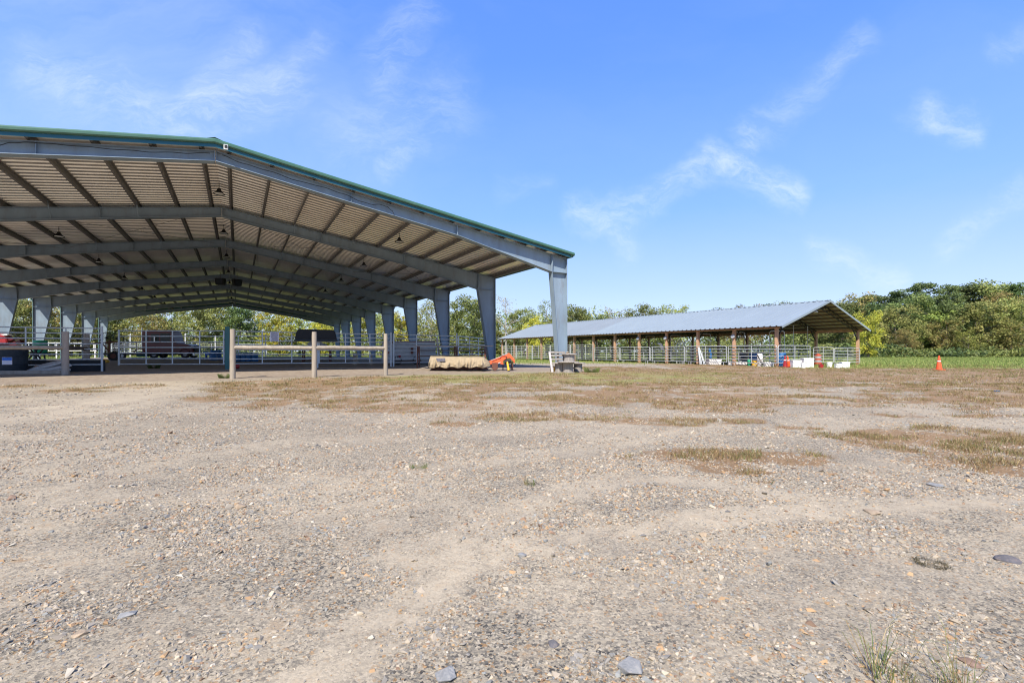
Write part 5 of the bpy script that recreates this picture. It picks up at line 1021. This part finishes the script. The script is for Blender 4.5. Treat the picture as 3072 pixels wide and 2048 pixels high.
# ------------------------------------------------------------------ trees
OLV = [(.225, .25, .07), (.29, .295, .085), (.17, .2, .058), (.3, .275, .09)]; GRD = [(.125, .175, .052), (.16, .21, .06), (.095, .135, .045), (.22, .245, .075)]
YEL = [(.46, .42, .06), (.4, .4, .06), (.52, .42, .06), (.28, .31, .05)]; PIN = [(.11, .16, .055), (.15, .19, .065), (.09, .135, .045)]; AUT = [(.29, .24, .085), (.25, .24, .075), (.33, .22, .08), (.2, .22, .065)]
YGR = [(.29, .33, .07), (.23, .27, .06), (.36, .36, .08), (.19, .23, .055)]
def tree_mesh(kind, seed):
    """unit tree 10 m tall: (trunk mesh, crown mesh)"""
    r = random.Random(seed); rn = np.random.default_rng(seed); H_ = 10.0
    pal, cw, c0, n_l, dens, lsz, bark = dict(oak=(OLV, 3.7, 1.2, 26, 160, .30, 'bark'), green=(GRD, 3.5, .9, 26, 175, .30, 'bark'), yellow=(YEL, 3.2, .6, 24, 170, .30, 'bark'), ygreen=(YGR, 3.2, 1.5, 22, 110, .27, 'bark'), autumn=(AUT, 3.2, 1.2, 22, 140, .28, 'bark'),
                                            pine=(PIN, 2.5, 4.4, 18, 170, .27, 'bark'), sparse=(OLV + YGR, 2.7, 2.4, 17, 55, .24, 'palebark'), bare=(AUT, 2.4, 4, 10, 14, .2, 'palebark'))[kind]
    mb = MB(); top = H_ * (.86 if kind in ('pine', 'sparse', 'bare') else .66); pts = []; x = y = 0
    for k in range(8): f = k / 7; pts.append((x, y, f * top - (.3 if k == 0 else 0))); x += r.uniform(-.16, .16); y += r.uniform(-.16, .16)
    r0 = .2 if kind not in ('bare', 'sparse') else .15; mb.tube(pts, [r0 * (1.25 if k == 0 else 1) * (1 - .8 * k / 7) for k in range(8)], 8)
    cl = []
    for k in range(n_l):
        f = (k + .5) / n_l
        if kind == 'pine': z = c0 + (H_ * .97 - c0) * f; rad = cw * (1.05 - .75 * f) * r.uniform(.45, 1.05); ang = k * 2.4 + r.uniform(-.4, .4)
        else:
            z = c0 + (H_ * .94 - c0) * f; q = (z - c0) / (H_ - c0); rad = cw * math.sqrt(max(.05, 1 - ((q - .4) / .64) ** 2)) * r.uniform(.3, 1.08); ang = k * 2.4 + r.uniform(-.6, .6)
        zb = min(max(z - rad * r.uniform(.35, .8), 1.0), top * .97); i = zb / top * 7; i0 = min(int(i), 6); b = Vector(pts[i0]).lerp(Vector(pts[i0 + 1]), i - i0)
        e = Vector((math.cos(ang) * rad, math.sin(ang) * rad, z)); m = b.lerp(e, .5) + Vector((r.uniform(-.2, .2), r.uniform(-.2, .2), .25 * rad * .5)); rr = .085 * (1 - .5 * zb / top)
        mb.tube([b, m, e], [rr, rr * .6, rr * .22], 5); cl.append((e, .62 + .55 * r.random() + (.25 if kind in ('oak', 'green', 'yellow', 'autumn') else 0)))
        for _ in range(3 if kind in ('bare', 'sparse') else 1):
            f2 = r.uniform(.3, .9); s = b.lerp(e, f2); d = Vector((r.uniform(-1, 1), r.uniform(-1, 1), r.uniform(.1, 1))).normalized() * r.uniform(.6, 1.3); mb.tube([s, s + d * .5 + Vector((0, 0, .06)), s + d], [rr * .4, rr * .25, rr * .1], 4)
            cl.append((s + d, .5 + .3 * r.random()))
            if kind == 'bare':
                for _ in range(3): d2 = Vector((r.uniform(-1, 1), r.uniform(-1, 1), r.uniform(0, 1.2))).normalized() * r.uniform(.3, .8); mb.tube([s + d * .6, s + d * .6 + d2], [rr * .2, rr * .07], 3)
    C0, Nn, Sz = [], [], []
    for e, rad in cl:
        k = int(dens * 1.35 * rad ** 1.5 * r.uniform(.6, 1.2)); v = rn.normal(0, 1, (k, 3)); v /= np.linalg.norm(v, axis=1)[:, None]; v *= (rn.random(k) ** .5)[:, None] * rad
        v[:, 2] *= .8 if kind != 'pine' else .5; C0.append(v + np.array(e)); Nn.append(v * .35 / rad + rn.normal(0, .75, (k, 3)) + np.array([0, 0, .25])); Sz.append(np.full(k, lsz) * rn.uniform(.45, 1.2, k))
    P = np.concatenate(C0); nr = np.concatenate(Nn); sz = np.concatenate(Sz); n = len(P); nr /= np.linalg.norm(nr, axis=1)[:, None]
    t = np.cross(nr, rn.normal(0, 1, (n, 3))); t /= np.linalg.norm(t, axis=1)[:, None] + 1e-9; b = np.cross(nr, t); s = sz[:, None] * .5; el = rn.uniform(.45, .8, n)[:, None]
    q = np.stack([P - t * s, P - b * s * el + nr * s * .2, P + t * s, P + b * s * el + nr * s * .2], 1).reshape(-1, 3); q[:, 2] = np.maximum(q[:, 2], .05)
    pa = np.array(pal); ci_ = rn.integers(0, len(pa), n); blend = .5 + .5 * np.sin(P[:, 0] * 1.3 + seed) * np.cos(P[:, 1] * 1.1 + P[:, 2] * .9); col = pa[ci_] * .6 + pa[(blend * len(pa)).astype(int) % len(pa)] * .4
    col = np.clip(col * rn.uniform(.72, 1.25, (n, 1)), 0, 1)
    return mb.mesh('trunk', M[bark], 50), raw_mesh('crown', q, np.arange(n * 4).reshape(-1, 4), M['leaf'], np.repeat(col, 4, 0))
TM = {}
for kd, n_ in (('oak', 3), ('green', 3), ('yellow', 2), ('ygreen', 3), ('autumn', 2), ('pine', 2), ('sparse', 3), ('bare', 2)):
    for k in range(n_): TM[kd, k] = tree_mesh(kd, 100 + 13 * k + len(kd) * 7)
NM = dict(oak='oak_tree', green='broadleaf_tree', yellow='yellow_tree', ygreen='young_tree', autumn='autumn_tree', pine='pine_tree', sparse='thin_tree', bare='bare_tree')
_tc = [0]
def tree(kind, px, Z, ytop, label, wide=1.0, group=None, base=-.05):
    k = _tc[0]; _tc[0] += 1; tm_, cm_ = TM[kind, k % len([1 for a in TM if a[0] == kind])]; hgt = Hh(ytop, Z); s = hgt / 10.0
    t = thing(NM[kind], label, 'tree', (X(px, Z), Z, base), (k * 2.39) % 6.28, group); a = link('trunk', tm_, t); c = link('crown', cm_, t); t.scale = (s * wide, s * wide, s); return t
GW, GB_, GL = 'trees of the wood right of the barn', 'trees behind the barn', 'trees behind the arena'
T = [  # right-hand wood, front row
 ('yellow', 2605, 72, 932, 'bright yellow-green tree in front of the wood, beside the barn gable', .95, GW), ('green', 2530, 84, 905, 'dark green tree seen just over the right slope of the barn roof', 1.2, GW), ('oak', 2480, 90, 900, 'olive tree whose top shows just behind the barn ridge', 1.2, GW),
 ('oak', 2690, 84, 915, 'olive broad tree right of the bright yellow-green tree', 1.25, GW), ('green', 2745, 88, 880, 'dark green tree below the flat-topped pine', 1.2, GW), ('autumn', 2715, 80, 985, 'small rusty brown tree low at the wood edge, left of the cone', 1.3, GW),
 ('ygreen', 2800, 86, 900, 'lighter olive tree directly behind the lone traffic cone', 1.5, GW), ('autumn', 2835, 82, 955, 'orange-brown tree half way up the wood, right of the cone', 1.25, GW), ('green', 2870, 84, 905, 'deep green tree right of the orange-brown tree', 1.2, GW),
 ('oak', 2930, 82, 900, 'broad olive tree in the right part of the wood front', 1.3, GW), ('ygreen', 2900, 78, 985, 'low yellowish tree at the wood foot, right of the cone', 1.4, GW), ('oak', 2990, 84, 895, 'olive tree below the highest treetop of the wood', 1.2, GW),
 ('autumn', 3030, 80, 950, 'reddish-brown tree near the right edge of the photo', 1.3, GW), ('sparse', 3075, 80, 905, 'thin grey-limbed tree at the right edge of the photo', 1.3, GW), ('oak', 3120, 84, 890, 'olive tree cut by the right edge', 1.3, GW), ('green', 2650, 92, 900, 'green tree standing behind the bright yellow-green tree', 1.2, GW),
 # right-hand wood, back row
 ('autumn', 2552, 98, 874, 'tan-orange treetop above the barn gable', 1.05, GW), ('pine', 2590, 100, 885, 'dark pine top right of the tan-orange treetop', 1.2, GW), ('pine', 2650, 104, 884, 'dark rounded pine top above the olive broad tree', 1.3, GW), ('pine', 2695, 100, 871, 'dark pine top with a gap beside it, left of the flat-topped pine', 1.1, GW),
 ('pine', 2770, 100, 845, 'flat-topped pine standing well above the wood', 1.2, GW), ('oak', 2740, 105, 886, 'olive treetop just left of the flat-topped pine', 1.2, GW), ('oak', 2812, 104, 899, 'olive treetop in the dip right of the flat-topped pine', 1.1, GW), ('pine', 2850, 100, 852, 'first dark top of the high group at the right', 1.0, GW),
 ('pine', 2895, 102, 853, 'second dark top of the high group at the right', 1.1, GW), ('green', 2935, 102, 852, 'leafy green top in the middle of the high group', 1.1, GW), ('oak', 2985, 100, 838, 'highest treetop of the wood at the right', 1.2, GW), ('pine', 3042, 98, 851, 'pine top at the right end of the high group', 1.1, GW), ('sparse', 3078, 100, 890, 'thin treetop against the sky at the right edge', 1.0, GW), ('autumn', 3005, 94, 868, 'tan-orange patch of leaves right of the highest treetop', .8, GW),
 # behind the barn
 ('green', 2450, 110, 900, 'treetop just breaking the barn ridge near the gable', 1.3, GB_), ('oak', 2380, 116, 905, 'low olive treetop on the ridge line left of the gable', 1.4, GB_), ('autumn', 2225, 104, 909, 'brownish treetop peeping over the middle of the ridge', 1.2, GB_), ('pine', 2290, 112, 912, 'small dark treetop over the ridge right of the brownish one', 1.2, GB_), ('green', 2170, 112, 925, 'low dark treetop barely over the middle of the ridge', 1.3, GB_),
 ('ygreen', 2020, 92, 906, 'irregular tall green tree rising over the barn roof, rightmost of the free-standing ones', 1.1, GB_), ('ygreen', 1988, 96, 908, 'tall green treetop left of the irregular tall tree over the barn roof', .9, GB_), ('oak', 1925, 94, 914, 'round olive treetop over the barn roof', 1.15, GB_), ('bare', 1855, 92, 917, 'bare tree over the barn roof, left of the round olive treetop', .95, GB_), ('bare', 1832, 94, 912, 'nearly leafless tree over the far half of the barn roof', .9, GB_), ('autumn', 1890, 98, 935, 'brownish low crown between bare tree and round olive treetop', 1.2, GB_), ('green', 1795, 98, 940, 'dark low tree left of the leafless trees', 1.2, GB_),
 ('oak', 1735, 92, 914, 'olive-orange rounded tree just right of the front arena column', 1.1, GB_), ('autumn', 1690, 96, 935, 'brown-olive tree behind the front arena column', 1.2, GB_), ('sparse', 1638, 94, 904, 'thin dark-topped tree just left of the front arena column', .95, GB_), ('yellow', 1605, 88, 945, 'yellow-green tree above the far end of the barn', .9, GB_), ('oak', 1572, 92, 922, 'broad olive tree left of the yellow-green one, right of the second column', 1.1, GB_), ('bare', 1520, 86, 880, 'tall bare tree just right of the second arena column', 1.15, GB_), ('oak', 1505, 92, 985, 'low grey-olive bushy tree under the tall bare tree', 1.8, GB_), ('green', 1660, 100, 950, 'low green tree behind the far end of the barn', 1.3, GB_),
 # behind and beside the arena
 ('oak', 1415, 88, 885, 'dense olive tree between the second and third right columns', 1.1, GL), ('ygreen', 1370, 92, 900, 'light green tree touching the third right column', 1.1, GL), ('sparse', 1290, 90, 898, 'sparse tall tree between the third and fourth right columns', 1.1, GL), ('sparse', 1262, 96, 915, 'thin-leaved tree right of the fourth right column', 1.1, GL), ('yellow', 1200, 88, 930, 'yellow leafy tree between the fourth and fifth right columns', 1.2, GL), ('ygreen', 1140, 96, 925, 'light tree between the fifth and sixth right columns', 1.2, GL), ('yellow', 1090, 100, 940, 'yellowish tree between the seventh and sixth right columns', 1.2, GL), ('oak', 1335, 100, 960, 'low olive tree behind the sparse tall tree', 1.5, GL), ('oak', 1450, 98, 940, 'olive tree partly hidden by the second right column', 1.3, GL),
 ('yellow', 960, 92, 958, 'large yellow-green tree above the black hood', 1.35, GL), ('yellow', 835, 90, 925, 'bright yellow-green tree behind the notice sign', 1.25, GL), ('ygreen', 900, 96, 915, 'light green tree between the two yellow-green ones', 1.2, GL), ('green', 1010, 100, 950, 'dark tree at the right end of the arena opening', 1.2, GL), ('green', 720, 94, 905, 'dark green tree under the arena ridge', 1.15, GL), ('sparse', 770, 98, 905, 'thin tree right of the dark one under the arena ridge', 1.2, GL), ('oak', 655, 96, 900, 'olive tree just left of the teal post', 1.2, GL), ('oak', 590, 92, 905, 'olive tree behind the right part of the red truck', 1.2, GL), ('ygreen', 520, 96, 905, 'light green tree above the red truck cab', 1.2, GL),
 ('autumn', 460, 92, 920, 'yellow-brown tree at the left of the red truck', 1.1, GL), ('sparse', 490, 98, 895, 'thin tall tree behind the red truck, sky showing through', 1.2, GL), ('oak', 400, 94, 915, 'olive tree above the slatted trailer', 1.2, GL), ('sparse', 345, 96, 905, 'sparse tree above the rake', 1.2, GL), ('green', 320, 92, 940, 'dark tree right of the last left column', 1.1, GL),
 ('oak', 268, 84, 915, 'olive tree between the last two left columns', 1.0, GL), ('yellow', 240, 86, 945, 'yellowish tree behind the second log post', .9, GL), ('sparse', 215, 84, 900, 'sparse tree left of the third visible left column', 1.1, GL), ('autumn', 165, 82, 900, 'brownish sparse tree between the first two visible left columns', 1.2, GL), ('green', 150, 78, 975, 'dark low tree behind the green barrel', 1.4, GL), ('oak', 75, 80, 890, 'tall olive tree left of the second visible left column', 1.2, GL), ('green', 45, 78, 960, 'dark low tree at the left edge behind the tractor', 1.4, GL), ('sparse', 95, 86, 885, 'thin tree with sky between its leaves at the far left', 1.1, GL), ('oak', -30, 80, 900, 'olive tree cut by the left edge', 1.3, GL)]
for t_ in T: tree(*t_)
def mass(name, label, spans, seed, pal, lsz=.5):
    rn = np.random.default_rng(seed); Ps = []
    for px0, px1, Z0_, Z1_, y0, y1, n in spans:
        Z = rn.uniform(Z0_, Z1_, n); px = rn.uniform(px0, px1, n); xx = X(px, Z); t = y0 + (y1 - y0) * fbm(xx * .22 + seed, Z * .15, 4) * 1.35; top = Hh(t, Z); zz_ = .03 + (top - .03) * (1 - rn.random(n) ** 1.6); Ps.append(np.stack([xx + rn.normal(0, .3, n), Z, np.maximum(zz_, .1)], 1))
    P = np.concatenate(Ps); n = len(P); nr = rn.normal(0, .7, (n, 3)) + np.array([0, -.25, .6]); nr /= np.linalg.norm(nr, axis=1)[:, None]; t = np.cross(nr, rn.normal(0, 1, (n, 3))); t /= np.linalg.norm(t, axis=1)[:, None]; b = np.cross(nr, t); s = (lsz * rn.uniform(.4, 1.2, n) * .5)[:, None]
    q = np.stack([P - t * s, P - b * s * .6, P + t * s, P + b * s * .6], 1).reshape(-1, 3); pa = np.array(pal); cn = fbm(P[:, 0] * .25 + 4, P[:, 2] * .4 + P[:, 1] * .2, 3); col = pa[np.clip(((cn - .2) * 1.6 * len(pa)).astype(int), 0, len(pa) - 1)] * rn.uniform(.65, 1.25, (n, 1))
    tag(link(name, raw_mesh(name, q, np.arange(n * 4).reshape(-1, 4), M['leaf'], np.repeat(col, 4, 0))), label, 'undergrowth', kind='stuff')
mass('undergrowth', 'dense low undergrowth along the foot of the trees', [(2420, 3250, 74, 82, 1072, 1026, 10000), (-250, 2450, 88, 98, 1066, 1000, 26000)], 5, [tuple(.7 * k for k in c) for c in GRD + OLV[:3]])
mass('woodland', 'far wood behind the front trees, closing the gaps', [(2350, 3300, 108, 124, 1000, 925, 20000), (-400, 2400, 110, 128, 1030, 930, 42000)], 8, GRD + OLV, .7)

# ------------------------------------------------------------------ camera, sun, sky
cam = bpy.data.cameras.new('camera'); co = bpy.data.objects.new('camera', cam); COL.objects.link(co)
co.location = (0, 0, CAMZ); co.rotation_euler = (math.radians(90), 0, 0); cam.sensor_width = 36; cam.lens = F / 3072 * 36
cam.shift_y = (HOR - 1024) / 3072; cam.clip_start = .05; cam.clip_end = 4000; S.camera = co
sl = bpy.data.lights.new('sun', 'SUN'); so = bpy.data.objects.new('sun', sl); COL.objects.link(so)
sl.energy = 5.0; sl.angle = math.radians(.5); sl.color = (1, .93, .82)
dv = Vector((SUN_DIR.x * math.cos(SUN_EL), SUN_DIR.y * math.cos(SUN_EL), math.sin(SUN_EL))); so.rotation_euler = dv.to_track_quat('Z', 'Y').to_euler()
W = bpy.data.worlds.new('World'); S.world = W; W.use_nodes = True; nt = W.node_tree; bg = nt.nodes['Background']
sky = N(nt, 'ShaderNodeTexSky', sky_type='NISHITA', sun_disc=False, sun_elevation=SUN_EL, sun_rotation=math.atan2(SUN_DIR.x, SUN_DIR.y), altitude=50, air_density=1.0, dust_density=.25, ozone_density=2.0)
hs = N(nt, 'ShaderNodeHueSaturation'); hs.inputs['Saturation'].default_value = 1.12; hs.inputs['Value'].default_value = 1.0; L(nt, sky.outputs[0], hs.inputs['Color'])
tc = N(nt, 'ShaderNodeTexCoord'); sp = N(nt, 'ShaderNodeSeparateXYZ'); L(nt, tc.outputs['Generated'], sp.inputs[0])
yy = math_(nt, 'MAXIMUM', sp.outputs[1], .06); cu = math_(nt, 'DIVIDE', sp.outputs[0], yy); cw = math_(nt, 'DIVIDE', sp.outputs[2], yy)
cv = N(nt, 'ShaderNodeCombineXYZ'); L(nt, cu, cv.inputs[0]); L(nt, cw, cv.inputs[1])
wn = noise(nt, cv.outputs[0], 3.2, 5, .6); wv = N(nt, 'ShaderNodeVectorMath', operation='SUBTRACT'); L(nt, wn.outputs['Color'], wv.inputs[0]); wv.inputs[1].default_value = (.5, .5, .5)
ws = N(nt, 'ShaderNodeVectorMath', operation='MULTIPLY_ADD'); L(nt, wv.outputs[0], ws.inputs[0]); ws.inputs[1].default_value = (.2, .2, 0); L(nt, cv.outputs[0], ws.inputs[2]); pv = ws.outputs[0]
def seg(a, b, w, amt):
    A = Vector(((a[0] - CX) / F, (HOR - a[1]) / F, 0)); B = Vector(((b[0] - CX) / F, (HOR - b[1]) / F, 0)); d = B - A
    s1 = N(nt, 'ShaderNodeVectorMath', operation='SUBTRACT'); L(nt, pv, s1.inputs[0]); s1.inputs[1].default_value = A
    dt = N(nt, 'ShaderNodeVectorMath', operation='DOT_PRODUCT'); L(nt, s1.outputs[0], dt.inputs[0]); dt.inputs[1].default_value = d / d.length_squared
    t = math_(nt, 'ADD', dt.outputs['Value'], 0, clamp=True); m2 = N(nt, 'ShaderNodeVectorMath', operation='SCALE'); m2.inputs[0].default_value = d; L(nt, t, m2.inputs['Scale'])
    s2 = N(nt, 'ShaderNodeVectorMath', operation='DISTANCE'); L(nt, s1.outputs[0], s2.inputs[0]); L(nt, m2.outputs[0], s2.inputs[1])
    mr = N(nt, 'ShaderNodeMapRange', interpolation_type='SMOOTHSTEP'); L(nt, s2.outputs['Value'], mr.inputs[0]); mr.inputs[1].default_value = 1.5 * w / F; mr.inputs[2].default_value = 0; mr.inputs[3].default_value = 0; mr.inputs[4].default_value = amt
    return mr.outputs[0]
SEG = [((110, 180), (330, 330), 90, .5), ((270, 250), (560, 390), 110, .6), ((560, 380), (830, 270), 100, .75), ((620, 300), (720, 120), 60, .4), ((800, 270), (960, 110), 60, .35), ((1140, 520), (1250, 430), 45, .6),
       ((1130, 350), (1190, 120), 75, .45), ((1150, 150), (1240, 60), 70, .45), ((1050, 420), (1320, 310), 130, .4), ((1750, 645), (1880, 700), 55, .85), ((1850, 665), (2130, 500), 60, .85), ((2120, 490), (2370, 560), 60, 1.0),
       ((2220, 500), (2250, 380), 50, .75), ((2240, 390), (2440, 270), 65, .45), ((2400, 290), (2580, 130), 55, .5), ((2760, 350), (2900, 390), 65, .75), ((2430, 745), (2690, 815), 45, .65), ((2850, 730), (3080, 590), 50, .5), ((1500, 590), (1640, 560), 40, .25), ((3000, 180), (3120, 120), 50, .3)]
tot = None
for sgm in SEG:
    v = seg(*sgm); tot = v if tot is None else math_(nt, 'MAXIMUM', tot, v)
mp = N(nt, 'ShaderNodeMapping'); mp.inputs['Rotation'].default_value = (0, 0, math.radians(38)); mp.inputs['Scale'].default_value = (1, 2.7, 1); L(nt, pv, mp.inputs[0])
n1 = noise(nt, mp.outputs[0], 6, 12, .76, .15); st = ramp(nt, n1.outputs['Fac'], [(.42, (0, 0, 0)), (.82, (1, 1, 1))]).outputs[0]
veil = noise(nt, mp.outputs[0], 1.1, 6, .6, .6); lf = N(nt, 'ShaderNodeMapRange', interpolation_type='SMOOTHSTEP'); L(nt, cu, lf.inputs[0]); lf.inputs[1].default_value = .1; lf.inputs[2].default_value = -.7; lf.inputs[3].default_value = .1; lf.inputs[4].default_value = .5
vl = math_(nt, 'MULTIPLY', ramp(nt, veil.outputs['Fac'], [(.42, (0, 0, 0)), (.75, (1, 1, 1))]).outputs[0], lf.outputs[0])
cl = math_(nt, 'MULTIPLY', math_(nt, 'ADD', math_(nt, 'MULTIPLY', tot, st), math_(nt, 'MULTIPLY', tot, .12)), .8); cl = math_(nt, 'ADD', cl, math_(nt, 'MULTIPLY', vl, .55), clamp=True)
front = N(nt, 'ShaderNodeMapRange'); L(nt, sp.outputs[1], front.inputs[0]); front.inputs[1].default_value = .1; front.inputs[2].default_value = .35; cl = math_(nt, 'MULTIPLY', cl, front.outputs[0])
KS = 6.9
elv = math_(nt, 'ARCSINE', math_(nt, 'MAXIMUM', sp.outputs[2], 0.0))
grd = ramp(nt, math_(nt, 'MULTIPLY', elv, 1.1), [(0.0, (.60, .73, .96)), (.12, (.45, .61, .96)), (.3, (.25, .47, .96)), (.6, (.135, .32, .92)), (1.0, (.09, .23, .78))]).outputs[0]
grs = N(nt, 'ShaderNodeVectorMath', operation='SCALE'); grs.inputs['Scale'].default_value = KS; L(nt, grd, grs.inputs[0])
base = mixc(nt, .84, hs.outputs[0], grs.outputs[0])
skc = mixc(nt, math_(nt, 'MULTIPLY', cl, .85), base, (.86 * KS, .93 * KS, 1.0 * KS)); L(nt, skc, bg.inputs['Color']); bg.inputs['Strength'].default_value = .12
S.view_settings.view_transform = 'Standard'; S.view_settings.look = 'None'; S.view_settings.gamma = 1; S.view_settings.use_curve_mapping = False; S.view_settings.exposure = 0.6
S.render.engine = 'CYCLES'; S.cycles.filter_width = 1.15; S.cycles.diffuse_bounces = 6; S.cycles.max_bounces = 10; S.cycles.use_denoising = True; S.cycles.transparent_max_bounces = 8
try: S.cycles.denoiser = 'OPENIMAGEDENOISE'
except Exception: pass
